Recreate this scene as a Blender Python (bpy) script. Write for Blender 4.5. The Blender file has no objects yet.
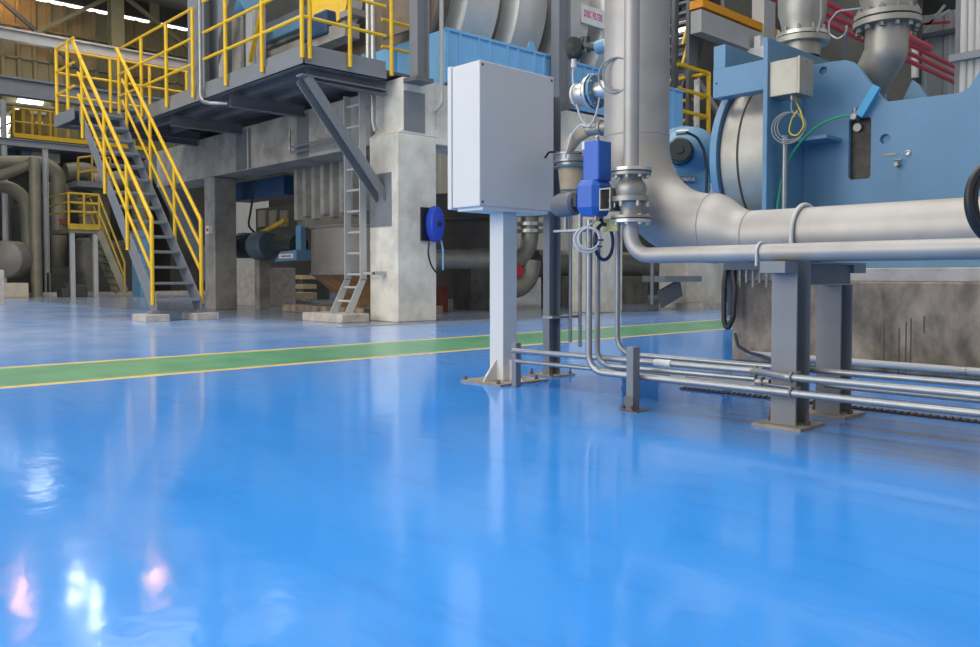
import bpy, bmesh, math, random
from mathutils import Vector, Matrix, Quaternion
random.seed(4)
scene = bpy.context.scene
col = scene.collection
PI = math.pi
# ------------------------------------------------------------------ camera
F, CX, CY, TILT, YAW, H = 830.0, 490.0, 303.5, math.radians(1.9), math.radians(136.837), 0.6
cam_data = bpy.data.cameras.new('camera')
cam_data.sensor_fit = 'HORIZONTAL'
cam_data.sensor_width = 36.0
cam_data.lens = F * 36.0 / 980.0
cam_data.shift_y = (CY - 323.5) / 980.0
cam_data.clip_end = 200
cam = bpy.data.objects.new('camera', cam_data)
cam.location = (0, 0, H)
cam.rotation_euler = (PI / 2 - TILT, 0, YAW - PI / 2)
col.objects.link(cam)
scene.camera = cam
# ------------------------------------------------------------------ world, lights, exposure
world = bpy.data.worlds.new('world')
scene.world = world
world.use_nodes = True
wb = world.node_tree.nodes['Background']
wb.inputs[0].default_value = (1.0, 0.99, 0.97, 1)
wb.inputs[1].default_value = 0.5
scene.view_settings.view_transform = 'Standard'
scene.view_settings.look = 'None'
scene.view_settings.gamma = 1.0
scene.view_settings.use_curve_mapping = False
scene.view_settings.exposure = 0.0


def area(name, loc, sx, sy, power, color, target=None):
    d = bpy.data.lights.new(name, 'AREA')
    d.shape = 'RECTANGLE'
    d.size, d.size_y = sx, sy
    d.energy = power
    d.color = color
    o = bpy.data.objects.new(name, d)
    o.location = loc
    if target is not None:
        o.rotation_euler = (Vector(target) - Vector(loc)).to_track_quat('-Z', 'Y').to_euler()
    col.objects.link(o)
    return o


# daylight falling through the skylight strips of the roof
area('skylight_light', (-2.5, 2.0, 11.4), 4, 12, 520, (1.0, 0.96, 0.90))
area('skylight_light', (-10.5, 6.0, 11.4), 3, 16, 680, (1.0, 0.96, 0.90))
area('skylight_light', (-19.0, 8.0, 11.4), 3, 16, 260, (1.0, 0.97, 0.9))
area('skylight_light', (-28.0, 12.0, 11.4), 3, 16, 100, (1.0, 0.9, 0.7))
# the open loading side of the hall to the left of the camera
area('doorway_light', (-7.0, -8.6, 5.0), 16, 8, 1250, (1.0, 0.985, 0.95), (-6, 4, 2))

# ------------------------------------------------------------------ projection helpers (pixel of the photo -> point on a plane)
FW = Vector((math.cos(YAW), math.sin(YAW), 0))
RT = Vector((math.sin(YAW), -math.cos(YAW), 0))
ZF = FW * math.cos(TILT) - Vector((0, 0, math.sin(TILT)))
UP = FW * math.sin(TILT) + Vector((0, 0, math.cos(TILT)))


def at(px, py, x=None, y=None, z=None, d=None):
    r = RT * ((px - CX) / F) + UP * ((CY - py) / F) + ZF
    if x is not None:
        t = x / r.x
    elif y is not None:
        t = y / r.y
    elif z is not None:
        t = (z - H) / r.z
    else:
        t = d / r.dot(FW)
    return Vector((0, 0, H)) + r * t


# ------------------------------------------------------------------ materials
MATS = {}


def mat(name, c, rough=0.5, metal=0.0, var=0.08, scale=6.0, bump=0.0, stain=None, stain_scale=1.2, stain_amt=0.5,
        stretch=(1, 1, 1), coat=0.0, spec=0.5):
    m = bpy.data.materials.new(name)
    m.use_nodes = True
    nt = m.node_tree
    N, L = nt.nodes, nt.links
    b = N['Principled BSDF']
    b.inputs['Roughness'].default_value = rough
    b.inputs['Metallic'].default_value = metal
    b.inputs['Specular IOR Level'].default_value = spec
    if coat:
        b.inputs['Coat Weight'].default_value = coat
        b.inputs['Coat Roughness'].default_value = 0.12
    tc = N.new('ShaderNodeNewGeometry')
    mp = N.new('ShaderNodeMapping')
    mp.inputs['Scale'].default_value = stretch
    L.new(tc.outputs['Position'], mp.inputs['Vector'])
    n1 = N.new('ShaderNodeTexNoise')
    n1.inputs['Scale'].default_value = scale
    n1.inputs['Detail'].default_value = 5
    L.new(mp.outputs[0], n1.inputs['Vector'])
    mx = N.new('ShaderNodeMix')
    mx.data_type = 'RGBA'
    mx.inputs['A'].default_value = tuple(v * (1 - var) for v in c) + (1,)
    mx.inputs['B'].default_value = tuple(min(1, v * (1 + var)) for v in c) + (1,)
    rm = N.new('ShaderNodeMapRange')
    rm.inputs['From Min'].default_value = 0.3
    rm.inputs['From Max'].default_value = 0.7
    L.new(n1.outputs['Fac'], rm.inputs['Value'])
    L.new(rm.outputs[0], mx.inputs['Factor'])
    out = mx.outputs['Result']
    if stain:
        n2 = N.new('ShaderNodeTexNoise')
        n2.inputs['Scale'].default_value = stain_scale
        n2.inputs['Detail'].default_value = 6
        n2.inputs['Roughness'].default_value = 0.65
        L.new(mp.outputs[0], n2.inputs['Vector'])
        r2 = N.new('ShaderNodeMapRange')
        r2.inputs['From Min'].default_value = 0.45
        r2.inputs['From Max'].default_value = 0.7
        r2.inputs['To Max'].default_value = stain_amt
        L.new(n2.outputs['Fac'], r2.inputs['Value'])
        m2 = N.new('ShaderNodeMix')
        m2.data_type = 'RGBA'
        L.new(out, m2.inputs['A'])
        m2.inputs['B'].default_value = tuple(stain) + (1,)
        L.new(r2.outputs[0], m2.inputs['Factor'])
        out = m2.outputs['Result']
    L.new(out, b.inputs['Base Color'])
    if bump:
        bp = N.new('ShaderNodeBump')
        bp.inputs['Strength'].default_value = bump
        bp.inputs['Distance'].default_value = 0.01
        L.new(n1.outputs['Fac'], bp.inputs['Height'])
        L.new(bp.outputs[0], b.inputs['Normal'])
    MATS[name] = m
    return m


def emit(name, c, s):
    m = bpy.data.materials.new(name)
    m.use_nodes = True
    b = m.node_tree.nodes['Principled BSDF']
    b.inputs['Base Color'].default_value = (0.8, 0.8, 0.8, 1)
    b.inputs['Emission Color'].default_value = tuple(c) + (1,)
    b.inputs['Emission Strength'].default_value = s
    return m


def floor_material():
    m = bpy.data.materials.new('blue_epoxy')
    m.use_nodes = True
    nt = m.node_tree
    N, L = nt.nodes, nt.links
    b = N['Principled BSDF']
    geo = N.new('ShaderNodeNewGeometry')
    sep = N.new('ShaderNodeSeparateXYZ')
    L.new(geo.outputs['Position'], sep.inputs[0])

    def noise(scale, detail=5, rough=0.55, stretch=(1, 1, 1), rot=0):
        mp = N.new('ShaderNodeMapping')
        mp.inputs['Scale'].default_value = stretch
        mp.inputs['Rotation'].default_value = (0, 0, rot)
        L.new(geo.outputs['Position'], mp.inputs['Vector'])
        n = N.new('ShaderNodeTexNoise')
        n.inputs['Scale'].default_value = scale
        n.inputs['Detail'].default_value = detail
        n.inputs['Roughness'].default_value = rough
        L.new(mp.outputs[0], n.inputs['Vector'])
        return n.outputs['Fac']

    def rng(v, a, c, lo=0.0, hi=1.0):
        r = N.new('ShaderNodeMapRange')
        r.inputs['From Min'].default_value = a
        r.inputs['From Max'].default_value = c
        r.inputs['To Min'].default_value = lo
        r.inputs['To Max'].default_value = hi
        if isinstance(v, (int, float)):
            r.inputs['Value'].default_value = v
        else:
            L.new(v, r.inputs['Value'])
        return r.outputs[0]

    def mul(a, c, op='MULTIPLY'):
        q = N.new('ShaderNodeMath')
        q.operation = op
        for i, v in enumerate((a, c)):
            if isinstance(v, (int, float)):
                q.inputs[i].default_value = v
            else:
                L.new(v, q.inputs[i])
        return q.outputs[0]

    def mix(f, a, c):
        q = N.new('ShaderNodeMix')
        q.data_type = 'RGBA'
        if isinstance(f, (int, float)):
            q.inputs['Factor'].default_value = f
        else:
            L.new(f, q.inputs['Factor'])
        for k, v in (('A', a), ('B', c)):
            if isinstance(v, tuple):
                q.inputs[k].default_value = v + (1,)
            else:
                L.new(v, q.inputs[k])
        return q.outputs['Result']

    base = mix(rng(noise(0.7), 0.3, 0.7), (0.042, 0.285, 0.80), (0.055, 0.325, 0.87))
    # trowel scuffs
    base = mix(rng(noise(2.0, 6, 0.7, (1, 5, 1), 0.5), 0.52, 0.75, 0, 0.35), base, (0.02, 0.15, 0.55))
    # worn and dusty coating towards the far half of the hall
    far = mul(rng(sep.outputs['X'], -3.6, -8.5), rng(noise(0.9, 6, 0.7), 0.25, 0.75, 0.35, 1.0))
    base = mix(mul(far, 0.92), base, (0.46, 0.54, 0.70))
    # bare grey slab among the columns
    bare = mul(mul(rng(sep.outputs['X'], -8.15, -8.6), rng(sep.outputs['Y'], 5.2, 5.9)), rng(noise(1.4), 0.3, 0.6, 0.55, 0.95))
    base = mix(bare, base, (0.25, 0.26, 0.29))
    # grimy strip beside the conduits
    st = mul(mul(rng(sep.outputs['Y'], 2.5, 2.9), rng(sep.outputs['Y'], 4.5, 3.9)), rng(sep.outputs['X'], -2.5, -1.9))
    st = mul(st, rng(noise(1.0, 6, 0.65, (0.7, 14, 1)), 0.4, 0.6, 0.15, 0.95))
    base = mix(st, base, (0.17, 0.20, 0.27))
    # wet patch between the conduits and the cabinet
    wx = mul(rng(sep.outputs['X'], -3.35, -3.1), rng(sep.outputs['X'], -1.9, -2.3))
    wy = mul(rng(sep.outputs['Y'], 3.2, 3.35), rng(sep.outputs['Y'], 4.1, 3.85))
    wet = mul(wx, wy)
    base = mix(mul(wet, 0.9), base, (0.01, 0.14, 0.50))
    L.new(base, b.inputs['Base Color'])
    rough = rng(noise(1.1, 6, 0.65), 0.3, 0.7, 0.085, 0.13)
    rough = mul(rough, mul(far, 0.12), 'ADD')
    rough = mul(rough, rng(wet, 0, 1, 1.0, 0.12))
    L.new(rough, b.inputs['Roughness'])
    b.inputs['Specular IOR Level'].default_value = 0.45
    bp = N.new('ShaderNodeBump')
    bp.inputs['Strength'].default_value = 0.06
    bp.inputs['Distance'].default_value = 0.02
    L.new(noise(9, 3), bp.inputs['Height'])
    L.new(bp.outputs[0], b.inputs['Normal'])
    return m


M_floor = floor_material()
M_gap = mat('hood_gap_brown', (0.24, 0.19, 0.145), 0.5, 0.3, var=0.15)
M_hood = mat('hood_stainless', (0.66, 0.645, 0.60), 0.42, 0.35, var=0.08, scale=2.5)
M_green = mat('walkway_green', (0.12, 0.335, 0.175), 0.3, var=0.22, scale=3, stain=(0.06, 0.22, 0.14), stain_amt=0.5)
M_line = mat('line_yellow', (0.68, 0.47, 0.15), 0.4, var=0.1, scale=5)
M_conc = mat('concrete_pale', (0.74, 0.70, 0.61), 0.85, var=0.12, scale=3, bump=0.25, stain=(0.40, 0.365, 0.31), stain_scale=2.0, stain_amt=0.65)
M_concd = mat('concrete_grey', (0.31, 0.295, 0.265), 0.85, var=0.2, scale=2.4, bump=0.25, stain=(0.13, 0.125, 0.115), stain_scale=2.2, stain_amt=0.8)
M_concs = mat('concrete_stained', (0.33, 0.265, 0.20), 0.85, var=0.45, scale=7, bump=0.5, stain=(0.055, 0.045, 0.035), stain_scale=3.2, stain_amt=0.9, stretch=(1, 1, 0.55))
M_concl = mat('concrete_ledge', (0.52, 0.47, 0.42), 0.85, var=0.15, scale=8, bump=0.3, stain=(0.3, 0.24, 0.2), stain_scale=9, stain_amt=0.6)
M_cream = mat('plinth_cream', (0.55, 0.48, 0.36), 0.85, var=0.1, scale=4, bump=0.2)
M_grey = mat('grey_paint_steel', (0.212, 0.222, 0.238), 0.42, var=0.07, scale=4)
M_greyd = mat('grey_paint_dark', (0.135, 0.14, 0.15), 0.45, var=0.1, scale=4)
M_greyl = mat('grey_paint_light', (0.44, 0.44, 0.43), 0.45, var=0.07, scale=4)
M_cab = mat('cabinet_grey', (0.68, 0.665, 0.635), 0.38, var=0.025, scale=2)
M_white = mat('white_paint', (0.75, 0.75, 0.73), 0.5)
M_yel = mat('yellow_paint', (0.78, 0.47, 0.012), 0.38, var=0.08, scale=9)
M_yeld = mat('yellow_paint_old', (0.52, 0.33, 0.03), 0.5, var=0.15, scale=5)
M_ss = mat('stainless_dull', (0.415, 0.395, 0.37), 0.52, 0.5, var=0.13, scale=5, bump=0.03, stain=(0.46, 0.40, 0.34), stain_scale=2.2, stain_amt=0.3)
M_ssb = mat('stainless_bright', (0.60, 0.595, 0.57), 0.32, 0.75, var=0.06, scale=8)
M_ssd = mat('stainless_dark', (0.40, 0.385, 0.34), 0.45, 0.55, var=0.12, scale=5, stain=(0.24, 0.2, 0.16), stain_amt=0.4)
M_cast = mat('cast_valve_steel', (0.34, 0.325, 0.295), 0.42, 0.65, var=0.1, scale=14, bump=0.05)
M_galv = mat('galvanised_conduit', (0.34, 0.35, 0.36), 0.36, 0.7, var=0.08, scale=14)
M_blue = mat('machine_blue', (0.125, 0.27, 0.42), 0.45, var=0.06, scale=3, stain=(0.11, 0.225, 0.34), stain_amt=0.35)
M_sky = mat('vat_sky_blue', (0.20, 0.46, 0.74), 0.45, var=0.05, scale=4)
M_act = mat('actuator_blue', (0.024, 0.115, 0.46), 0.38, var=0.06, scale=10)
M_reel = mat('reel_blue', (0.012, 0.055, 0.45), 0.3, var=0.04)
M_tag = mat('tag_cyan', (0.05, 0.37, 0.66), 0.4, var=0.04)
M_dark = mat('dark_void', (0.02, 0.02, 0.02), 0.8)
M_blk = mat('black_rubber', (0.016, 0.017, 0.02), 0.45)
M_dkgreen = mat('transmitter_green', (0.035, 0.045, 0.04), 0.35, 0.2, var=0.1, scale=20)
M_dkblue = mat('dark_blue_grey', (0.06, 0.08, 0.11), 0.45, var=0.15, scale=10)
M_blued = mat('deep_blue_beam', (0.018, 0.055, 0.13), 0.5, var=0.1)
M_red = mat('red_paint', (0.55, 0.04, 0.06), 0.45)
M_brick = mat('rust_red', (0.20, 0.06, 0.045), 0.8, var=0.2)
M_rust = mat('rusty_steel', (0.24, 0.14, 0.07), 0.75, 0.1, var=0.3, scale=7)
M_bolt = mat('rusty_bolt', (0.16, 0.10, 0.07), 0.6, 0.3, var=0.2, scale=20)
M_plate = mat('base_plate_worn', (0.31, 0.27, 0.225), 0.6, 0.1, var=0.2, scale=20, stain=(0.2, 0.13, 0.08), stain_scale=12, stain_amt=0.6)
M_hop = mat('hopper_steel', (0.20, 0.19, 0.175), 0.5, 0.15, var=0.15, scale=4, stain=(0.22, 0.14, 0.07), stain_scale=2, stain_amt=0.5)
M_wood = mat('insulation_tan', (0.50, 0.38, 0.24), 0.85, var=0.15, scale=12)
M_wall = mat('wall_sheet_sodium_cast', (0.25, 0.215, 0.115), 0.7, var=0.18, scale=0.7, stain=(0.16, 0.16, 0.09), stain_scale=0.25, stain_amt=0.6)  # yellow cast of the dim sodium lighting is put into the sheet colour
M_wallg = mat('wall_sheet_grey', (0.50, 0.49, 0.46), 0.6, var=0.06, scale=1)
M_roof = mat('roof_sheet', (0.30, 0.29, 0.27), 0.7, var=0.1, scale=1)
M_olive = mat('olive_column', (0.22, 0.215, 0.13), 0.6, var=0.1, scale=2)
M_duct = mat('duct_khaki', (0.22, 0.205, 0.145), 0.5, 0.25, var=0.15, scale=2, stain=(0.16, 0.15, 0.11), stain_amt=0.5)
M_brown = mat('brown_cladding', (0.26, 0.165, 0.05), 0.6, var=0.12, scale=2)
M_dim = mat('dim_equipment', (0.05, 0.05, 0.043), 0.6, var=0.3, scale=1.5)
M_wire_g = mat('green_wire', (0.04, 0.42, 0.20), 0.4)
M_wire_y = mat('yellow_wire', (0.75, 0.55, 0.03), 0.4)
M_wire_w = mat('grey_wire', (0.55, 0.56, 0.57), 0.4)
M_pink = mat('sign_magenta', (0.62, 0.03, 0.16), 0.5)
M_orange = mat('orange_paint', (0.80, 0.33, 0.02), 0.5)
E_white = emit('daylight_panel', (0.95, 0.98, 1.0), 3.0)
E_lamp = emit('lamp_white', (0.9, 0.96, 1.0), 150.0)
E_sod = emit('lamp_sodium', (1.0, 0.45, 0.12), 190.0)


# ------------------------------------------------------------------ mesh builder
class MB:
    def __init__(s):
        s.v, s.f, s.sm, s.mi = [], [], [], []
        s.cur = 0

    def add(s, vs, fs, smooth=False):
        o = len(s.v)
        s.v += [Vector(v) for v in vs]
        for f in fs:
            s.f.append([o + i for i in f])
            s.sm.append(smooth)
            s.mi.append(s.cur)
        return s

    def box(s, x0, x1, y0, y1, z0, z1):
        x0, x1 = sorted((x0, x1)); y0, y1 = sorted((y0, y1)); z0, z1 = sorted((z0, z1))
        vs = [(x, y, z) for z in (z0, z1) for y in (y0, y1) for x in (x0, x1)]
        return s.add(vs, [(0, 2, 3, 1), (4, 5, 7, 6), (0, 1, 5, 4), (2, 6, 7, 3), (0, 4, 6, 2), (1, 3, 7, 5)])

    def prism(s, poly, axis, a0, a1):
        """poly in the plane across axis: 'x' -> (y,z), 'y' -> (x,z), 'z' -> (x,y)"""
        def p3(p, a):
            return {'x': (a, p[0], p[1]), 'y': (p[0], a, p[1]), 'z': (p[0], p[1], a)}[axis]
        n = len(poly)
        vs = [p3(p, a0) for p in poly] + [p3(p, a1) for p in poly]
        fs = [list(range(n))[::-1], [n + i for i in range(n)]]
        fs += [(i, (i + 1) % n, n + (i + 1) % n, n + i) for i in range(n)]
        return s.add(vs, fs)

    def bar(s, p, q, w, h, up=(0, 0, 1)):
        """rectangular bar from p to q, w across, h along up"""
        p, q = Vector(p), Vector(q)
        d = (q - p).normalized()
        u = Vector(up)
        if abs(d.dot(u)) > 0.98:
            u = Vector((1, 0, 0))
        sx = d.cross(u).normalized()
        u = sx.cross(d).normalized()
        vs = []
        for e in (p, q):
            for a, c in ((-1, -1), (1, -1), (1, 1), (-1, 1)):
                vs.append(e + sx * (a * w / 2) + u * (c * h / 2))
        return s.add(vs, [(0, 1, 2, 3), (7, 6, 5, 4), (0, 4, 5, 1), (1, 5, 6, 2), (2, 6, 7, 3), (3, 7, 4, 0)])

    def sect(s, poly, p, q, xdir):
        """sweep a 2D section from p to q; section x along xdir"""
        p, q = Vector(p), Vector(q)
        d = (q - p).normalized()
        xd = Vector(xdir)
        xd = (xd - d * xd.dot(d)).normalized()
        yd = d.cross(xd)
        n = len(poly)
        vs = [e + xd * a + yd * c for e in (p, q) for a, c in poly]
        fs = [list(range(n))[::-1], [n + i for i in range(n)]]
        fs += [(i, (i + 1) % n, n + (i + 1) % n, n + i) for i in range(n)]
        return s.add(vs, fs)

    def hbeam(s, p, q, w, h, tf, tw, xdir):
        """flange width w along xdir, depth h across"""
        a, c, t, u = w / 2, h / 2, tf, tw / 2
        poly = [(-a, -c), (a, -c), (a, -c + t), (u, -c + t), (u, c - t), (a, c - t), (a, c), (-a, c), (-a, c - t),
                (-u, c - t), (-u, -c + t), (-a, -c + t)]
        return s.sect(poly, p, q, xdir)

    def ubeam(s, p, q, w, h, t, xdir):
        """channel: web on -xdir side, open to +xdir"""
        a, c = w / 2, h / 2
        poly = [(-a, -c), (a, -c), (a, -c + t), (-a + t, -c + t), (-a + t, c - t), (a, c - t), (a, c), (-a, c)]
        return s.sect(poly, p, q, xdir)

    @staticmethod
    def frame(d):
        d = Vector(d).normalized()
        a = Vector((0, 0, 1)) if abs(d.z) < 0.9 else Vector((1, 0, 0))
        u = d.cross(a).normalized()
        return d, u, d.cross(u).normalized()

    def cyl(s, p, q, r, r2=None, n=20, caps=True):
        p, q = Vector(p), Vector(q)
        d, u, w = s.frame(q - p)
        r2 = r if r2 is None else r2
        cs = [(math.cos(2 * PI * i / n), math.sin(2 * PI * i / n)) for i in range(n)]
        vs = [p + (u * a + w * c) * r for a, c in cs] + [q + (u * a + w * c) * r2 for a, c in cs]
        s.add(vs, [(i, (i + 1) % n, n + (i + 1) % n, n + i) for i in range(n)], True)
        if caps:
            o = len(s.v) - 2 * n
            s.f.append([o + i for i in range(n)][::-1]); s.sm.append(False); s.mi.append(s.cur)
            s.f.append([o + n + i for i in range(n)]); s.sm.append(False); s.mi.append(s.cur)
        return s

    def lathe(s, prof, org, axis, n=28, arc=2 * PI, start=0.0):
        """prof: list of (radius, height along axis)"""
        org = Vector(org)
        d, u, w = s.frame(axis)
        full = abs(arc - 2 * PI) < 1e-6
        k = n if full else n + 1
        vs = []
        for r, h in prof:
            for i in range(k):
                t = start + arc * i / n
                vs.append(org + d * h + (u * math.cos(t) + w * math.sin(t)) * max(r, 1e-5))
        fs = []
        for j in range(len(prof) - 1):
            for i in range(n):
                i2 = (i + 1) % k
                fs.append((j * k + i, j * k + i2, (j + 1) * k + i2, (j + 1) * k + i))
        return s.add(vs, fs, True)

    def tube(s, pts, r, bend=0.0, n=12, seg=6, caps=True, closed=False):
        pts = [Vector(p) for p in pts]
        path, rad = [], []
        rs = r if isinstance(r, (list, tuple)) else [r] * len(pts)
        for i, p in enumerate(pts):
            if bend and 0 < i < len(pts) - 1:
                a, c = (pts[i - 1] - p), (pts[i + 1] - p)
                la, lc = a.length, c.length
                a.normalize(); c.normalize()
                ang = a.angle(c)
                if ang < PI - 0.02:
                    t = min(bend / math.tan(ang / 2), la * 0.49 if i > 1 else la * 0.98, lc * 0.49 if i < len(pts) - 2 else lc * 0.98)
                    rr = t * math.tan(ang / 2)
                    ctr = p + (a + c).normalized() * (rr / math.sin(ang / 2))
                    v0, v1 = p + a * t - ctr, p + c * t - ctr
                    tot = v0.angle(v1)
                    ax = v0.cross(v1).normalized()
                    for k in range(seg + 1):
                        path.append(ctr + Quaternion(ax, tot * k / seg) @ v0)
                        rad.append(rs[i])
                    continue
            path.append(p); rad.append(rs[i])
        m = len(path)
        tg = []
        for i in range(m):
            if closed:
                t = path[(i + 1) % m] - path[i - 1]
            else:
                t = path[min(i + 1, m - 1)] - path[max(i - 1, 0)]
            tg.append(t.normalized())
        d, u, w = s.frame(tg[0])
        vs = []
        for i in range(m):
            if i:
                q = tg[i - 1].rotation_difference(tg[i])
                u = q @ u
                u = (u - tg[i] * u.dot(tg[i])).normalized()
            w = tg[i].cross(u)
            for k in range(n):
                t = 2 * PI * k / n
                vs.append(path[i] + (u * math.cos(t) + w * math.sin(t)) * rad[i])
        fs = []
        for i in range(m if closed else m - 1):
            j = (i + 1) % m
            fs += [(i * n + k, i * n + (k + 1) % n, j * n + (k + 1) % n, j * n + k) for k in range(n)]
        s.add(vs, fs, True)
        if caps and not closed:
            o = len(s.v) - m * n
            s.f.append([o + k for k in range(n)][::-1]); s.sm.append(False); s.mi.append(s.cur)
            s.f.append([o + (m - 1) * n + k for k in range(n)]); s.sm.append(False); s.mi.append(s.cur)
        return s

    def ring(s, c, axis, R, r, n=28, k=10, arc=2 * PI, start=0.0):
        d, u, w = s.frame(axis)
        c = Vector(c)
        full = abs(arc - 2 * PI) < 1e-6
        m = n if full else n + 1
        pts = [c + (u * math.cos(start + arc * i / n) + w * math.sin(start + arc * i / n)) * R for i in range(m)]
        return s.tube(pts, r, n=k, closed=full)

    def sphere(s, c, r, sz=1.0, n=16):
        prof = [(math.cos(-PI / 2 + PI * i / (n // 2)) * r, math.sin(-PI / 2 + PI * i / (n // 2)) * r * sz) for i in range(n // 2 + 1)]
        return s.lathe(prof, c, (0, 0, 1), n)

    def bolts(s, c, axis, R, k, r, h, ph=0.0):
        d, u, w = s.frame(axis)
        for i in range(k):
            t = ph + 2 * PI * i / k
            p = Vector(c) + (u * math.cos(t) + w * math.sin(t)) * R
            s.cyl(p, p + d * h, r, n=6)
        return s


def bbox(vs):
    lo = Vector((min(v.x for v in vs), min(v.y for v in vs), min(v.z for v in vs)))
    hi = Vector((max(v.x for v in vs), max(v.y for v in vs), max(v.z for v in vs)))
    return lo, hi


def wloc(o):
    p = Vector(o.location)
    while o.parent:
        o = o.parent
        p += Vector(o.location)
    return p


def obj(name, mb, m, parent=None, bevel=0.0, label=None):
    lo, hi = bbox(mb.v)
    c = (lo + hi) / 2
    if parent is None:
        c.z = lo.z
    me = bpy.data.meshes.new(name)
    me.from_pydata([v - c for v in mb.v], [], mb.f)
    for p, sm, mi in zip(me.polygons, mb.sm, mb.mi):
        p.use_smooth = sm
        p.material_index = mi
    for mm in (m if isinstance(m, (list, tuple)) else [m]):
        me.materials.append(mm)
    if len(mb.f) < 40000:
        b = bmesh.new(); b.from_mesh(me)
        bmesh.ops.recalc_face_normals(b, faces=b.faces)
        b.to_mesh(me); b.free()
    if any(mb.sm):
        me.set_sharp_from_angle(angle=math.radians(40))
    o = bpy.data.objects.new(name, me)
    col.objects.link(o)
    if parent is not None:
        o.parent = parent
        o.location = c - wloc(parent)
    else:
        o.location = c
    if bevel:
        md = o.modifiers.new('bevel', 'BEVEL')
        md.width = bevel; md.segments = 2; md.limit_method = 'ANGLE'
    if label:
        o['label'] = label
    return o


def tag(o, label, cat, group=None):
    o['label'] = label; o['category'] = cat
    if group:
        o['group'] = group
    return o


def thing(name, label, cat, loc, group=None):
    o = bpy.data.objects.new(name, None)
    o.empty_display_size = 0.1
    o.location = loc
    col.objects.link(o)
    return tag(o, label, cat, group)


def solo(name, mb, m, label, cat, group=None, bevel=0.0):
    return tag(obj(name, mb, m, None, bevel), label, cat, group)


def struct(name, mb, m, parent=None):
    o = obj(name, mb, m, parent)
    if parent is None:
        o['kind'] = 'structure'
    return o


def dup(root, off, label=None):
    r = root.copy(); col.objects.link(r)
    r.location = Vector(root.location) + Vector(off)
    if label:
        r['label'] = label
    for ch in root.children:
        c = ch.copy(); col.objects.link(c); c.parent = r
        for g in ch.children:
            d = g.copy(); col.objects.link(d); d.parent = c
    return r


def text(name, body, size, loc, xdir, ydir, m, parent, depth=0.002, sx=1.0):
    cu = bpy.data.curves.new(name, 'FONT')
    cu.body = body; cu.size = size; cu.extrude = depth; cu.offset = 0.0025; cu.space_character = 1.12; cu.align_x = 'CENTER'; cu.align_y = 'CENTER'
    tmp = bpy.data.objects.new(name + '_tmp', cu)
    col.objects.link(tmp)
    dg = bpy.context.evaluated_depsgraph_get()
    me = bpy.data.meshes.new_from_object(tmp.evaluated_get(dg))
    bpy.data.objects.remove(tmp)
    X = Vector(xdir).normalized(); Y = Vector(ydir).normalized(); Z = X.cross(Y)
    R = Matrix((X, Y, Z)).transposed()
    off = wloc(parent)
    for v in me.vertices:
        v.co = R @ Vector((v.co.x * sx, v.co.y, v.co.z))
    me.materials.clear(); me.materials.append(m)
    o = bpy.data.objects.new(name, me)
    col.objects.link(o)
    o.parent = parent
    o.location = Vector(loc) - off
    return o
# ================================================================== SETTING
LX0, LX1 = -6.17, -4.99
fl = MB()
def strip(x0, x1, mi):
    fl.cur = mi
    fl.add([(x0, -9, 0), (x1, -9, 0), (x1, 24, 0), (x0, 24, 0)], [(0, 1, 2, 3)])
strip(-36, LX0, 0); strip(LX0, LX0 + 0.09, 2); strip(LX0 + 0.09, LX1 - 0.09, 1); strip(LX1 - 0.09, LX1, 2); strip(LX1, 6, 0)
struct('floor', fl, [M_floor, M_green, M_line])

# left end wall: profiled sheeting, upper band set back so that a slit of daylight shows under the roof
def sheet(mb, axis, fixed, a0, a1, z0, z1, pitch=0.56, rib=0.1, depth=0.10, sgn=1):
    """profiled sheet in plane x=fixed (axis 'x', running along y) or y=fixed (axis 'y', running along x)"""
    a = a0
    pts = []
    while a < a1:
        pts += [(a, 0), (a + pitch - 2 * rib, 0), (a + pitch - 1.6 * rib, depth), (a + pitch - 0.4 * rib, depth)]
        a += pitch
    pts.append((a1, 0))
    vs = []
    for z in (z0, z1):
        for p, q in pts:
            vs.append((fixed + sgn * q, p, z) if axis == 'x' else (p, fixed + sgn * q, z))
    n = len(pts)
    mb.add(vs, [(i, i + 1, n + i + 1, n + i) for i in range(n - 1)])
wl = MB()
sheet(wl, 'x', -36, -9, 24, 0, 7.1); sheet(wl, 'x', -35.9, -9, 24, 7.05, 9.0); sheet(wl, 'x', -36, -9, 24, 8.95, 11.35)
struct('wall_left', wl, M_wall)
wb_ = MB()
sheet(wb_, 'y', 24, -36, 6, 0, 7.6, 0.6, 0.1, 0.06, -1)
struct('wall_back', wb_, M_wallg)
ws_ = MB()
sheet(ws_, 'y', -9, -36, -16.5, 0, 12.2, 0.9, 0.12, 0.06, 1)
struct('wall_unseen_blocker', ws_, M_wall)  # unseen wall added to block daylight and darken the far left background
wb2 = MB(); wb2.box(-36, 6, 24.05, 24.2, 7.6, 12.2)
struct('wall_back_upper', wb2, M_dim)
ce = MB(); ce.box(-39, 6, -9, 24.2, 12.2, 12.4)
struct('ceiling', ce, M_roof)
n = 1
for x in (-2.5, -10.5, -19, -28):
    w = MB(); w.box(x - 0.8, x + 0.8, -6, 20, 12.12, 12.18)
    struct('window_%d' % n, w, E_white); n += 1
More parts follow.
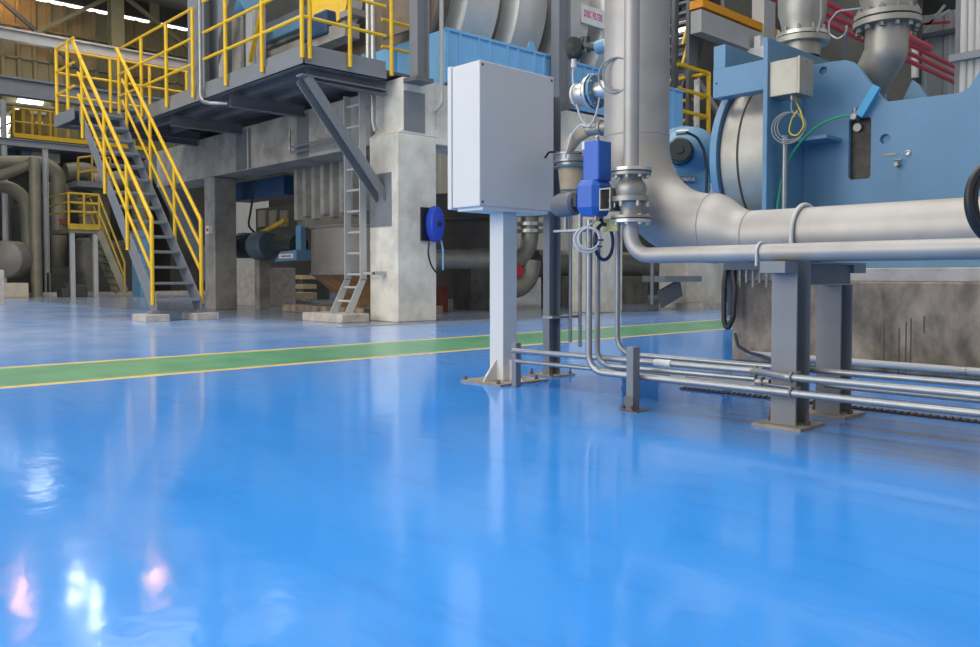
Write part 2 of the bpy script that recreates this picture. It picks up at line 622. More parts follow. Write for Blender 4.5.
# slit of daylight between wall and roof
wu = MB(); wu.box(-36.1, -36.0, -9, 24, 11.5, 12.2)
struct('wall_left_upper', wu, M_dim)
w = MB(); w.box(-36.3, -36.25, -9, 24, 11.2, 11.6)
struct('window_%d' % n, w, E_white); n += 1
tr = MB()
for y in (-2, 6.0, 14.0, 20):
    tr.box(-35.85, -35.75, y - 0.2, y + 0.2, 11.3, 12.2)
struct('trim_1', tr, M_olive)
tr = MB()
for z in (10.2, 8.98, 8.0, 7.08):
    tr.box(-35.88, -35.8, -9, 24, z - 0.05, z + 0.05)
struct('trim_2', tr, M_olive)
tr = MB()
for z in (3.4, 5.2, 7.0):
    tr.box(-12, 2, 23.75, 23.9, z - 0.06, z + 0.06)
struct('trim_3', tr, M_greyd)

# building column against the left wall with its bracing
b = MB(); b.hbeam((-34.6, 12.0, 0), (-34.6, 12.0, 12.1), 0.5, 0.45, 0.05, 0.04, (0, 1, 0))
solo('building_column', b, M_olive, 'tall olive building column against the ochre sheet wall', 'column')
for p, q, lab in [((-35.2, 6.6, 12.0), (-35.2, 13.6, 6.6), 'thin brace falling to the right across the ochre sheet wall'),
                  ((-35.0, 12.2, 12.0), (-35.0, 8.6, 9.4), 'faint brace rising to the left of the head of the olive column'),
                  ((-35.0, 12.4, 12.0), (-35.0, 18, 8.6), 'brace falling right from the head of the olive column')]:
    b = MB(); b.bar(p, q, 0.12, 0.14)
    solo('wall_brace', b, M_olive if 'thin' not in lab else M_dkblue, lab, 'brace', 'braces on the left wall')
# crane runway beams along the left wall
b = MB()
zg = at(60, 43.5, x=-33).z
b.hbeam((-33, -6, zg), (-33, 22, zg), 0.3, 0.42, 0.06, 0.05, (1, 0, 0))
solo('wall_girder', b, M_greyl, 'upper pale grey girder running across the ochre wall', 'girder')
b = MB()
zg = at(50, 92, x=-27.5).z
b.hbeam((-27.5, -6, zg), (-27.5, 20, zg), 0.35, 0.55, 0.06, 0.05, (1, 0, 0))
solo('runway_girder', b, M_grey, 'lower deep grey girder passing behind the stair landing', 'girder')

# ================================================================== CABINET ON ITS POST
x1, y0 = -3.284, 3.004
cabt = thing('control_cabinet', 'light grey steel control cabinet standing on a square post', 'control cabinet', (-3.40, 3.28, 0))
b = MB(); b.box(x1 - 0.225, x1, y0, y0 + 0.585, 0.974, 1.75)
body_ = obj('enclosure_body', b, M_cab, cabt, 0.006)
b = MB(); b.box(x1 - 0.262, x1 - 0.228, y0 - 0.004, y0 + 0.589, 0.968, 1.756)
door_ = obj('enclosure_door', b, M_cab, cabt, 0.006)
b = MB(); b.box(x1 - 0.2285, x1 - 0.2245, y0 + 0.004, y0 + 0.581, 0.978, 1.746)
obj('door_gasket', b, M_blk, door_)
for dy, z in ((0.022, 1.728), (0.563, 1.728), (0.022, 0.998), (0.563, 0.998)):
    b = MB(); b.cyl((x1 - 0.001, y0 + dy, z), (x1 + 0.003, y0 + dy, z), 0.0065, n=10)
    obj('mounting_plug', b, M_blk, body_)
pxc, pyc = -3.385, 3.278
b = MB(); b.box(pxc - 0.055, pxc + 0.055, pyc - 0.055, pyc + 0.055, 0.012, 0.974)
obj('post', b, M_cab, cabt, 0.004)
b = MB(); b.box(pxc - 0.105, pxc + 0.10, pyc - 0.25, pyc + 0.26, 0.956, 0.974)
obj('top_bracket', b, M_cab, cabt)
b = MB(); b.box(pxc - 0.165, pxc + 0.165, pyc - 0.18, pyc + 0.20, 0, 0.012)
bpl_ = obj('base_plate', b, M_plate, cabt)
for p in ('a', 'b', 'c', 'd'):
    b = MB()
    tri = [(0, 0), (0.10, 0), (0, 0.12)]
    if p == 'a': b.prism([(pyc - 0.055 - q, 0.012 + r) for q, r in tri], 'x', pxc - 0.004, pxc + 0.004)
    if p == 'b': b.prism([(pxc + 0.055 + q, 0.012 + r) for q, r in tri], 'y', pyc - 0.004, pyc + 0.004)
    if p == 'c': b.prism([(pyc + 0.055 + q, 0.012 + r) for q, r in tri], 'x', pxc - 0.004, pxc + 0.004)
    if p == 'd': b.prism([(pxc - 0.055 - q, 0.012 + r) for q, r in tri], 'y', pyc - 0.004, pyc + 0.004)
    obj('gusset', b, M_cab, cabt)
for sx in (-1, 1):
    for sy in (-1, 1):
        b = MB()
        cx_, cy_ = pxc - 0.008 + sx * 0.135, pyc - 0.01 + sy * 0.15
        b.cyl((cx_, cy_, 0.012), (cx_, cy_, 0.022), 0.012, n=6).cyl((cx_, cy_, 0.022), (cx_, cy_, 0.034), 0.006, n=8)
        obj('anchor_bolt', b, M_bolt, bpl_)

# slim channel post behind the cabinet
cp = thing('instrument_post', 'slim grey channel post on a bolted plate right behind the cabinet', 'post', (-3.40, 3.70, 0))
b = MB(); b.ubeam((-3.395, 3.695, 0.01), (-3.395, 3.695, 1.68), 0.05, 0.10, 0.007, (1, 0, 0))
obj('channel', b, M_grey, cp)
b = MB(); b.box(-3.50, -3.30, 3.59, 3.80, 0, 0.01)
bpl_ = obj('base_plate', b, M_plate, cp)
for sx in (-1, 1):
    for sy in (-1, 1):
        b = MB(); q = (-3.40 + sx * 0.08, 3.695 + sy * 0.085)
        b.cyl((q[0], q[1], 0.01), (q[0], q[1], 0.02), 0.011, n=6).cyl((q[0], q[1], 0.02), (q[0], q[1], 0.042), 0.005, n=8)
        obj('anchor_bolt', b, M_bolt, bpl_)
b = MB(); b.box(-3.42, -3.34, 3.64, 3.90, 0.345, 0.36)
obj('conduit_clip', b, M_galv, cp)
# two thin conduits hanging beside it
for k, (yy, zz) in enumerate(((3.79, 0.20), (3.88, 0.165))):
    b = MB(); b.tube([(-3.33, yy, 1.30), (-3.33, yy, zz)], 0.011, n=10)
    solo('thin_conduit', b, M_galv, ('left' if k == 0 else 'right') + ' one of two thin conduits hanging beside the slim channel post', 'conduit', 'thin conduits by the slim post')

# ================================================================== CONDUIT POSTS AND CONDUITS
b = MB(); b.box(-3.19, -3.155, 3.15, 3.19, 0.0, 0.24)
t_ = solo('conduit_stub', b, M_grey, 'short grey stub post at the foot of the cabinet post', 'stub post', None, 0.003)
cs = thing('conduit_post', 'short grey angle post carrying the conduits in the middle of the floor', 'stub post', (-2.24, 3.0, 0))
b = MB(); b.box(-2.275, -2.236, 2.965, 2.97 + 0.045, 0.0, 0.285)
obj('angle_bar', b, M_grey, cs, 0.003)
b = MB(); b.box(-2.272, -2.225, 2.950, 2.964, 0.004, 0.065)
obj('anchor_cleat', b, M_greyd, cs)
b = MB(); b.box(-2.30, -2.20, 2.945, 3.03, 0, 0.004)
obj('foot_plate', b, M_bolt, cs)
for dx in (-0.045, 0.03):
    b = MB(); b.cyl((-2.248 + dx * 0.6, 2.948, 0.02), (-2.248 + dx * 0.6, 2.938, 0.02), 0.008, n=6)
    obj('anchor_bolt', b, M_bolt, cs)

XE = 1.2
r1 = at(589, 300, y=3.03)
r2 = at(597.5, 300, y=3.10)
r3 = at(617.5, 300, y=3.25)
z1 = at(740, 364, y=3.25).z; z3 = at(745, 377, y=3.25).z
b = MB(); b.tube([(r1.x, 3.03, 0.865), (r1.x, 3.03, 0.147), (XE, 3.03, 0.152)], 0.0155, 0.085, 12)
t1 = solo('steel_conduit', b, M_galv, 'lowest and thickest conduit of the row, its riser under the cable coil', 'conduit', 'conduits along the floor')
b = MB(); b.tube([(r3.x, 3.25, 0.90), (r3.x, 3.25, z1), (XE, 3.25, z1)], 0.0125, 0.09, 12)
solo('steel_conduit', b, M_galv, 'rearmost top conduit whose riser bends in behind the conduit post', 'conduit', 'conduits along the floor')
b = MB(); b.tube([(r2.x, 3.10, 0.835), (r2.x, 3.10, 0.172), (-1.72, 3.10, 0.180)], 0.013, 0.075, 12)
solo('steel_conduit', b, M_galv, 'conduit whose riser stands just right of the thickest riser', 'conduit', 'conduits along the floor')
c2 = thing('steel_conduit', 'upper conduit from the stub post with a white band, jogging at the pipe support', 'conduit', (-2.2, 3.09, 0.2), 'conduits along the floor')
b = MB(); b.tube([(-3.16, 3.135, 0.200), (-1.735, 3.09, 0.214), (-1.55, 3.03, 0.209), (XE, 3.03, 0.207)], 0.0145, 0.02, 12)
obj('pipe', b, M_galv, c2)
b = MB(); b.cyl((-2.22, 3.1055, 0.2093), (-2.13, 3.1025, 0.2101), 0.0165, n=14)
obj('label_band', b, M_white, c2, label='white label band')
c4 = thing('steel_conduit', 'lower conduit leaving the stub post above the floor', 'conduit', (-2.4, 3.12, 0.14), 'conduits along the floor')
b = MB(); b.tube([(-3.16, 3.155, 0.142), (-1.70, 3.14, 0.150)], 0.0115, n=12)
obj('pipe', b, M_galv, c4)
b = MB(); b.cyl((-2.16, 3.145, 0.1478), (-2.08, 3.144, 0.1482), 0.0135, n=14)
obj('label_band', b, M_white, c4, label='white label band')
b = MB(); b.tube([(-1.50, 3.25, z3), (XE, 3.25, z3)], 0.0125, n=12)
solo('steel_conduit', b, M_galv, 'middle conduit emerging from between the two legs of the pipe support', 'conduit', 'conduits along the floor')
# union fittings at the pipe support
for p, lab in (((-1.712, 3.09, 0.213), 'upper union fitting on the conduits left of the pipe support'),
               ((-1.690, 3.105, 0.168), 'lower union fitting on the conduits left of the pipe support')):
    f_ = thing('union_fitting', lab, 'pipe fitting', p, 'conduit fittings')
    p = Vector(p)
    b = MB(); b.cyl(p + Vector((-0.03, 0, 0)), p + Vector((0.03, 0, 0)), 0.0175, n=8)
    obj('body', b, M_cast, f_)
    b = MB(); b.ring(p, (1, 0, 0), 0.019, 0.005, 16, 8)
    obj('locknut', b, M_cast, f_)
for z in (0.209, 0.1515):
    f_ = thing('pipe_clamp', 'dark saddle clamp on the front leg of the pipe support, %s conduit' % ('upper' if z > 0.18 else 'lower'), 'clamp', (-1.53, 3.03, z), 'conduit clamps')
    b = MB(); b.ring((-1.53, 3.03, z), (1, 0, 0), 0.0185, 0.004, 18, 8)
    obj('band', b, M_cast, f_)
    b = MB(); b.box(-1.54, -1.52, 3.046, 3.083, z + 0.005, z + 0.02)
    obj('lug', b, M_cast, f_)
b = MB()
xx = -1.70
b.tube([(xx, 3.105, 0.168), (-1.64, 3.07, 0.166), (-1.54, 3.055, 0.166)], 0.006, n=8)
solo('flexible_lead', b, M_galv, 'thin short rod running from the lower union fitting to the support leg', 'conduit')
# drain slot in the floor under the conduits
dr = thing('drain_channel', 'narrow drain slot with toothed cover in the floor under the conduits', 'drain', (-0.8, 3.77, 0))
b = MB(); b.box(-2.52, 1.5, 3.745, 3.785, 0.001, 0.006)
obj('slot', b, M_dark, dr)
b = MB()
for i in range(140):
    x = -2.51 + i * 0.029
    if x > 1.47: break
    b.box(x, x + 0.013, 3.747, 3.783, 0.005, 0.012)
obj('grating', b, M_bolt, dr)
b = MB(); b.tube([(-2.13, 5.22, 0.07), (-2.13 + 4.0, 5.22, 0.05)], 0.023, n=12)
pt = at(735, 352, y=5.22)
wp = thing('wall_conduit', 'dull grey conduit running low along the stained foundation', 'conduit', (0, 5.22, 0.03))
b = MB(); b.tube([(-2.95, 5.22, 0.062), (1.8, 5.22, 0.05)], 0.022, n=12)
obj('pipe', b, M_greyl, wp)
b = MB(); q = at(961, 371, y=5.22); b.cyl((q.x - 0.03, 5.22, 0.056), (q.x + 0.03, 5.22, 0.056), 0.027, n=14)
obj('coupling', b, M_cast, wp)

# ================================================================== PIPE SUPPORT (two legs and a cross beam)
ps = thing('pipe_support', 'grey H section goal-post support carrying the two stainless pipes', 'pipe support', (-1.6, 3.3, 0))
for yy, zt_ in ((3.14, 0.655), (3.53, 0.562)):
    b = MB(); b.hbeam((-1.592, yy, 0.012), (-1.592, yy, zt_), 0.105, 0.115, 0.009, 0.008, (1, 0, 0))
    obj('leg', b, M_grey, ps)
    b = MB(); b.box(-1.70, -1.495, yy - 0.105, yy + 0.10, 0, 0.012)
    bpl_ = obj('base_plate', b, M_plate, ps)
    for sx in (-1, 1):
        b = MB(); b.cyl((-1.597 + sx * 0.078, yy + 0.0, 0.012), (-1.597 + sx * 0.078, yy + 0.0, 0.03), 0.011, n=6).cyl((-1.597 + sx * 0.078, yy, 0.03), (-1.597 + sx * 0.078, yy, 0.06), 0.006, n=8)
        obj('anchor_bolt', b, M_bolt, bpl_)
b = MB(); b.box(-1.618, -1.556, 3.20, 3.60, 0.565, 0.655)
obj('web_plate', b, M_greyd, ps)  # darker grey stands in for the shade on the recessed web
b = MB(); b.box(-1.644, -1.540, 2.985, 3.082, 0.612, 0.657).box(-1.644, -1.540, 3.60, 3.72, 0.612, 0.657).box(-1.644, -1.540, 3.199, 3.60, 0.648, 0.657)
obj('cross_beam', b, M_grey, ps)

# ================================================================== BIG STAINLESS PIPE
YB, ZB, RB, RS = 3.42, 0.823, 0.163, 0.1165
xv = at(637, 180, y=YB).x - 0.005
xe = xv + 0.455
bp_ = thing('large_process_pipe', 'wide dull stainless pipe dropping from above and turning right over the support', 'pipe', (xv, YB, 0))
b = MB(); b.tube([(xv, YB, 6.0), (xv, YB, 1.29)], RB, n=40)
obj('vertical_run', b, M_ss, bp_)
b = MB(); b.tube([(xv, YB, 1.29), (xv, YB, ZB), (xe, YB, ZB)], RB, 0.45, n=40, seg=16)
obj('elbow', b, M_ss, bp_)
# eccentric flat-bottom reducer
xr = xe + 0.19
b = MB()
nn = 40
vs = []
for k in range(9):
    t = k / 8; s_ = t * t * (3 - 2 * t)
    r = RB + (RS - RB) * s_
    zc = 0.66 + r
    for i in range(nn):
        a = 2 * PI * i / nn
        vs.append((xe + (xr - xe) * t, YB + r * math.cos(a), zc + r * math.sin(a)))
b.add(vs, [(k * nn + i, k * nn + (i + 1) % nn, (k + 1) * nn + (i + 1) % nn, (k + 1) * nn + i) for k in range(8) for i in range(nn)], True)
obj('reducer', b, M_ss, bp_)
b = MB(); b.tube([(xr, YB, 0.66 + RS), (1.6, YB, 0.66 + RS)], RS, n=40)
obj('horizontal_run', b, M_ss, bp_)
for c_, ax, r in (((xv, YB, 1.30), (0, 0, 1), RB), ((xe, YB, ZB), (1, 0, 0), RB), ((xr, YB, 0.66 + RS), (1, 0, 0), RS), ((xv, YB, 2.6), (0, 0, 1), RB)):
    b = MB(); b.ring(c_, ax, r, 0.003, 40, 6)
    obj('weld_seam', b, M_ss, bp_)
ub = thing('pipe_strap', 'bent round-bar strap over the large pipe on the support', 'strap', (-1.64, YB, 0.6))
b = MB()
pts = [(-1.672, YB - RS - 0.012, 0.62)]
for i in range(17):
    a = PI - PI * i / 16
    pts.append((-1.672, YB + (RS + 0.012) * math.cos(a), 0.66 + RS + (RS + 0.012) * math.sin(a)))
pts.append((-1.672, YB + RS + 0.012, 0.62))
b.tube(pts, 0.009, n=10)
obj('strap_bar', b, M_wire_w, ub)

# ================================================================== SMALL PIPE, VALVE, ACTUATOR
YS = 3.10
def zq(z): return 0.845 + (z - 0.825) * 0.84
xs = -2.356; RP = 0.0355; ZS = 0.6575 + RP
sp = thing('small_process_pipe', 'slim dull stainless pipe falling through the flanged valve and running right', 'pipe', (xs, YS, 0))
b = MB(); b.tube([(xs, YS, 5.0), (xs, YS, zq(1.118))], RP, n=24)
obj('vertical_run', b, M_ss, sp)
b = MB(); b.tube([(xs, YS, zq(0.83)), (xs, YS, ZS), (xs + 0.14, YS, ZS)], RP, 0.105, n=24, seg=10)
obj('elbow', b, M_ss, sp)
b = MB(); b.tube([(xs + 0.14, YS, ZS), (1.4, YS, ZS)], RP, n=24)
obj('horizontal_run', b, M_ss, sp)
b = MB(); b.lathe([(RP, -0.001), (0.092, -0.001), (0.092, 0.016), (RP, 0.016)], (xs, YS, zq(1.103)), (0, 0, 1), 32)
obj('upper_flange', b, M_ssb, sp)
b = MB(); b.lathe([(RP, 0), (0.092, 0), (0.092, 0.018), (RP, 0.018)], (xs, YS, zq(0.825)), (0, 0, 1), 32)
obj('lower_flange', b, M_ssb, sp)
b = MB(); b.tube([(-1.70, YS - RP - 0.007, 0.64)] + [(-1.70, YS + (RP + 0.007) * math.cos(PI - PI * i / 12), ZS + (RP + 0.007) * math.sin(PI - PI * i / 12)) for i in range(13)] + [(-1.70, YS + RP + 0.007, 0.64)], 0.0055, n=8)
solo('pipe_strap', b, M_wire_w, 'small U bolt holding the slim pipe to the support beam', 'strap')

vv = thing('flanged_valve', 'cast steel flanged ball valve on the slim vertical pipe', 'valve', (xs, YS, 0.845))
b = MB(); b.lathe([(r_, h_ * 0.84) for r_, h_ in [(0.03, 0.0), (0.092, 0.0), (0.092, 0.018), (0.05, 0.022), (0.048, 0.055), (0.060, 0.088), (0.086, 0.095), (0.086, 0.122),
                   (0.066, 0.126), (0.070, 0.145), (0.071, 0.165), (0.066, 0.188), (0.054, 0.208), (0.05, 0.220), (0.05, 0.232), (0.092, 0.236), (0.092, 0.254), (0.03, 0.254)]], (xs, YS, zq(0.846)), (0, 0, 1), 36)
obj('valve_body', b, M_cast, vv)
for zg_ in (0.8627, 1.0775):
    b = MB(); b.lathe([(0.04, -0.003), (0.0935, -0.003), (0.0935, 0.003), (0.04, 0.003)], (xs, YS, zg_), (0, 0, 1), 32)
    obj('gasket', b, M_blk, vv)
for zc, lab in ((zq(0.822), 0), (zq(1.078), 1)):
    for i in range(8):
        a = PI / 8 + i * PI / 4
        q = (xs + 0.077 * math.cos(a), YS + 0.077 * math.sin(a))
        b = MB()
        lo, hi = zc - 0.004, zc + 0.040
        b.cyl((q[0], q[1], lo + 0.008 if lab == 0 else lo), (q[0], q[1], hi), 0.0055, n=8)
        b.cyl((q[0], q[1], lo - 0.004), (q[0], q[1], lo + 0.010), 0.010, n=6)
        b.cyl((q[0], q[1], hi - 0.012), (q[0], q[1], hi), 0.010, n=6)
        obj('flange_bolt', b, M_ssb, vv)
for i in range(6):
    a = PI / 6 + i * PI / 3
    b = MB(); b.cyl((xs + 0.076 * math.cos(a), YS + 0.076 * math.sin(a), zq(0.912)), (xs + 0.076 * math.cos(a), YS + 0.076 * math.sin(a), zq(0.945)), 0.008, n=6)
    obj('body_bolt', b, M_ssb, vv)
b = MB(); b.cyl((xs - 0.05, YS, 0.955), (xs - 0.105, YS, 0.955), 0.030, n=20).cyl((xs - 0.075, YS, 0.955), (xs - 0.09, YS, 0.955), 0.04, n=20)
obj('stem_neck', b, M_cast, vv)

ac = thing('valve_actuator', 'bright blue electric actuator box on the side of the flanged valve', 'actuator', (-2.56, 3.09, 0.86))
xa, ya = -2.545, 3.085
def octo(s, c):
    return [(-s, -s + c), (-s + c, -s), (s - c, -s), (s, -s + c), (s, s - c), (s - c, s), (-s + c, s), (-s, s - c)]
b = MB(); b.prism([(xa + p, ya + q) for p, q in octo(0.05, 0.006)], 'z', 1.05, 1.235)
tall_ = obj('tall_cover', b, M_act, ac, 0.004)
b = MB()
lv = [(0.052, 0.885, .02), (0.072, 0.925, .03), (0.072, 1.025, .03), (0.054, 1.055, .015)]
vs = []
for s_, z, c_ in lv:
    vs += [(xa - 0.018 + p, ya + q, z) for p, q in octo(s_, c_)]
fs = [list(range(8))[::-1], [24 + i for i in range(8)]]
fs += [(k * 8 + i, k * 8 + (i + 1) % 8, (k + 1) * 8 + (i + 1) % 8, (k + 1) * 8 + i) for k in range(3) for i in range(8)]
b.add(vs, fs)
gh_ = obj('gear_housing', b, M_act, ac, 0.004)
b = MB()
yo = 3.075
for dz in (-0.052, 0.045):
    b.box(-2.488, -2.420, yo - 0.045, yo + 0.045, 0.955 + dz, 0.963 + dz)
for x in (-2.488, -2.428):
    b.box(x, x + 0.008, yo - 0.045, yo + 0.045, 0.905, 1.0)
obj('yoke_bracket', b, M_cast, ac, 0.002, 'stainless yoke bracket')
b = MB(); b.cyl((-2.49, 3.10, 0.955), (-2.40, 3.10, 0.955), 0.014, n=12)
obj('drive_stem', b, M_cast, ac)
b = MB(); b.box(-2.672, -2.645, ya - 0.035, ya + 0.035, 0.935, 1.0)
obj('motor_bracket', b, M_blk, ac, label='black bracket')
b = MB(); b.lathe([(0.0, 0.0), (0.045, 0.0), (0.058, 0.012), (0.06, 0.10), (0.05, 0.13), (0.0, 0.135)], (-2.672, ya, 0.955), (-1, 0, -0.05), 24)
obj('motor', b, M_greyd, ac, label='dark grey round motor')
b = MB(); b.box(xa - 0.052, xa - 0.0505, ya - 0.045, ya - 0.02, 1.17, 1.236)
b.box(xa - 0.05, xa - 0.035, ya - 0.0525, ya - 0.0505, 1.20, 1.236)
obj('warning_sticker', b, M_white, tall_, label='white sticker')
b = MB(); b.cyl((xa, ya, 1.235), (xa, ya, 1.25), 0.012, n=10).sphere((xa, ya, 1.256), 0.012)
obj('position_knob', b, M_cast, tall_)
for dy in (-0.02, 0.02):
    b = MB(); b.cyl((xa + 0.01, ya + dy, 0.885), (xa + 0.01, ya + dy, 0.86), 0.012, n=8)
    obj('cable_gland', b, M_cast, gh_)

# cable coil under the actuator
for k, (R, dz) in enumerate(((0.058, 0), (0.05, 0.004))):
    pass
b = MB()
cc = at(587, 240, y=2.985)
for i, (R, o) in enumerate(((0.060, 0.0), (0.056, 0.012), (0.050, 0.004))):
    b.ring(cc + Vector((0.004 * i, o, 0.003 * i)), (0.75, -0.65, 0.1), R, 0.005, 30, 8)
b.tube([cc + Vector((0.0, 0, 0.06)), (xa + 0.01, ya - 0.02, 0.862)], 0.005, n=8)
coil = thing('cable_coil', 'pale grey cable coil hanging under the blue actuator', 'cable coil', cc)
obj('coil', b, M_wire_w, coil)
b = MB(); q = cc + Vector((0.045, 0.045, 0.0)); b.ring(q, (0, 0, 1), 0.012, 0.004, 14, 6).ring(cc + Vector((0.04, 0.04, -0.03)), (0, 0, 1), 0.012, 0.004, 14, 6)
obj('cable_tie', b, M_blk, coil)
b = MB(); p0 = at(624, 222, y=3.14); b.box(p0.x - 0.16, p0.x - 0.04, 3.14, 3.155, p0.z - 0.04, p0.z + 0.02)
solo('tag_plate', b, mat('pale_yellow', (0.66, 0.62, 0.25), 0.5), 'pale yellow tag behind the lower valve flange', 'tag')
b = MB()
q = at(607, 262, y=3.40)
q = at(604, 242, y=3.13)
b.ring(q, (0.98, 0.15, 0), 0.085, 0.009, 28, 8)
b.tube([q + Vector((0, 0, 0.08)), Vector((xa + 0.02, 3.09, 0.868))], 0.008, n=8)
solo('cable_loop', b, mat('navy_cable', (0.02, 0.035, 0.11), 0.4), 'dark navy cable loop hanging right of the pale cable coil', 'cable coil')

# ---------------- instruments to the left of the big pipe
xl = xv - RB
tr_ = thing('pressure_transmitter', 'dark green pressure transmitter head on a nozzle of the wide pipe', 'transmitter', at(573, 50, y=3.42))
pz = at(600, 47, y=3.42)
b = MB(); b.cyl((xl + 0.02, 3.42, pz.z), (xl - 0.09, 3.42, pz.z), 0.035, n=20)
noz_ = obj('nozzle', b, M_blue, tr_, label='blue painted nozzle')
b = MB(); b.ring((xl - 0.01, 3.42, pz.z), (1, 0, 0), 0.037, 0.008, 24, 8)
obj('white_ring', b, M_white, noz_)
hp = at(574, 50, y=3.42)
b = MB(); b.cyl((xl - 0.09, 3.42, pz.z), (hp.x + 0.06, 3.42, hp.z + 0.01), 0.022, n=14)
obj('neck', b, M_dkgreen, tr_)
b = MB(); b.lathe([(0.0, -0.075), (0.04, -0.075), (0.045, -0.06), (0.045, -0.03), (0.036, -0.02), (0.036, 0.03), (0.047, 0.04), (0.047, 0.07), (0.0, 0.075)], hp, (0.6, -0.8, 0.1), 24)
obj('housing', b, M_dkgreen, tr_)
b = MB(); b.cyl(hp + Vector((0.05, 0.02, 0.0)), hp + Vector((0.05, 0.02, 0.06)), 0.022, n=10).cyl(hp + Vector((0.09, 0.0, -0.03)), hp + Vector((0.09, 0.0, 0.05)), 0.018, n=10)
obj('terminal_boss', b, M_dkgreen, tr_)
b = MB(); b.cyl(hp + Vector((0.0, 0, -0.05)), hp + Vector((0.0, 0, -0.095)), 0.016, n=10)
obj('cable_gland', b, M_white, tr_)
b = MB()
pts = [hp + Vector((0, 0, -0.09))] + [at(px, py, y=3.40) for px, py in ((572.5, 75), (575, 98), (580, 117), (588, 128), (595, 122), (599, 100), (602, 80))]
b.tube(pts, 0.006, 0.15, 8)
solo('transmitter_cable', b, M_wire_w, 'pale cable looping down from the green transmitter', 'cable')

fh = thing('polished_flange_valve', 'polished round flanged fitting on the wide pipe below the transmitter', 'valve', at(593, 92, y=3.42))
pc = at(593, 92, y=3.42)
b = MB(); b.lathe([(0.0, -0.11), (0.055, -0.11), (0.06, -0.10), (0.06, -0.02), (0.05, 0.0), (0.045, 0.16)], pc, (1, 0, 0), 28)
obj('body', b, M_ssb, fh)
b = MB(); b.lathe([(0.04, 0), (0.092, 0), (0.095, 0.004), (0.095, 0.018), (0.092, 0.022), (0.04, 0.022)], pc + Vector((-0.01, 0, 0)), (1, 0, 0), 32)
obj('flange', b, M_ssb, fh)
b = MB(); b.lathe([(0.04, 0), (0.088, 0), (0.088, 0.016), (0.04, 0.016)], pc + Vector((0.022, 0, 0)), (1, 0, 0), 32)
obj('flange', b, M_blue, fh, label='blue flange ring')
b = MB(); b.lathe([(0.0, 0), (0.062, 0), (0.062, 0.012), (0.0, 0.016)], pc + Vector((-0.10, 0, 0)), (-1, 0, 0), 28)
obj('end_disc', b, M_white, fh, label='pale end disc')
for i in range(8):
    a = i * PI / 4 + 0.3
    b = MB(); q = pc + Vector((0, 0.078 * math.cos(a), 0.078 * math.sin(a))); b.cyl(q + Vector((-0.022, 0, 0)), q + Vector((0.05, 0, 0)), 0.008, n=6)
    obj('flange_bolt', b, M_cast, fh)

st = thing('insulated_drain_pipe', 'stub pipe with ragged tan wrapping above the blue actuator', 'pipe', at(590, 132, y=3.42))
a0, a1, a2, a3 = at(606, 127, y=3.42), at(588, 130, y=3.42), at(576, 137, y=3.42), at(568, 150, y=3.42)
b = MB(); b.tube([a0 + Vector((0.05, 0, 0)), a1], 0.033, n=18).ring(a0 + Vector((-0.03, 0, 0)), (1, 0, 0), 0.034, 0.010, 20, 8)
obj('pipe', b, M_cast, st)
b = MB(); b.tube([a1, a2, a3], [0.036, 0.036, 0.030], 0.05, 14)
obj('wrapping', b, M_wood, st, label='ragged tan wrapping')
b = MB(); b.tube([at(px, py, y=3.37) for px, py in ((597, 112), (590, 128), (581, 124), (572, 134), (567, 150), (565, 158))], 0.006, 0.03, 8)
solo('white_hose', b, M_wire_w, 'thin white hose draped over the tan wrapped stub pipe', 'hose')

gb = thing('galvanised_strainer', 'galvanised flanged strainer pot behind the blue actuator', 'strainer', at(572, 185, y=3.5))
pg = at(572, 172, y=3.5)
b = MB(); b.lathe([(0.0, -0.10), (0.066, -0.10), (0.078, 0.03)], pg, (0, 0, 1), 28)
obj('pot', b, M_wood, gb, label='tan lower pot')
b = MB(); b.lathe([(r_ * 1.2, h_) for r_, h_ in [(0.06, 0.02), (0.086, 0.02), (0.09, 0.028), (0.072, 0.034), (0.072, 0.046), (0.088, 0.05), (0.088, 0.06), (0.08, 0.063), (0.08, 0.088), (0.088, 0.09), (0.088, 0.10), (0.0, 0.105)]], pg, (0, 0, 1), 32)
obj('flanged_lid', b, M_galv, gb)
b = MB(); p = at(572, 158, y=3.5); b.tube([at(561, 160, y=3.5), at(557, 152, y=3.5), at(549, 152, y=3.5), at(545, 158, y=3.5)], 0.006, 0.02, 8)
obj('bail_wire', b, M_blk, gb)
b = MB(); p = at(573, 232, y=3.45); b.box(p.x - 0.10, p.x + 0.09, 3.40, 3.50, p.z, p.z + 0.012)
b.box(p.x - 0.06, p.x - 0.045, 3.44, 3.46, p.z, p.z + 0.12).box(p.x + 0.045, p.x + 0.06, 3.44, 3.46, p.z, p.z + 0.12)
obj('bracket', b, M_galv, gb)

b = MB(); cc2 = at(616, 75, y=3.25)
for i, (R, o) in enumerate(((0.085, 0.0), (0.078, 0.01))):
    b.ring(cc2 + Vector((-0.005 + 0.012 * i, o, 0.006 * i)), (0.35, -0.93, 0.0), R, 0.005, 32, 8)
solo('wire_coil', b, mat('grey_lead', (0.25, 0.25, 0.25), 0.5), 'coil of grey lead hung on the wide pipe at the height of the transmitter', 'cable coil')
# hose coil at the right edge of the picture
b = MB(); q = at(998, 203, y=2.9)
for i, (R, o, t) in enumerate(((0.122, 0.0, 0), (0.116, 0.018, 0.006), (0.108, -0.016, -0.004), (0.128, 0.034, 0.003))):
    b.ring(q + Vector((t, o, 0.004 * i)), (0.9, -0.4, 0.05), R, 0.012, 40, 10)
hc = thing('hose_coil', 'black hose coil hung on the large pipe at the right edge', 'hose', q)
obj('coil', b, M_blk, hc)
b = MB(); b.tube([q + Vector((0.0, -0.02, 0.115)), q + Vector((0, 0.12, 0.13)), q + Vector((0, 0.37, 0.0))], 0.006, 0.03, 8)
obj('hanger_hook', b, M_galv, hc)
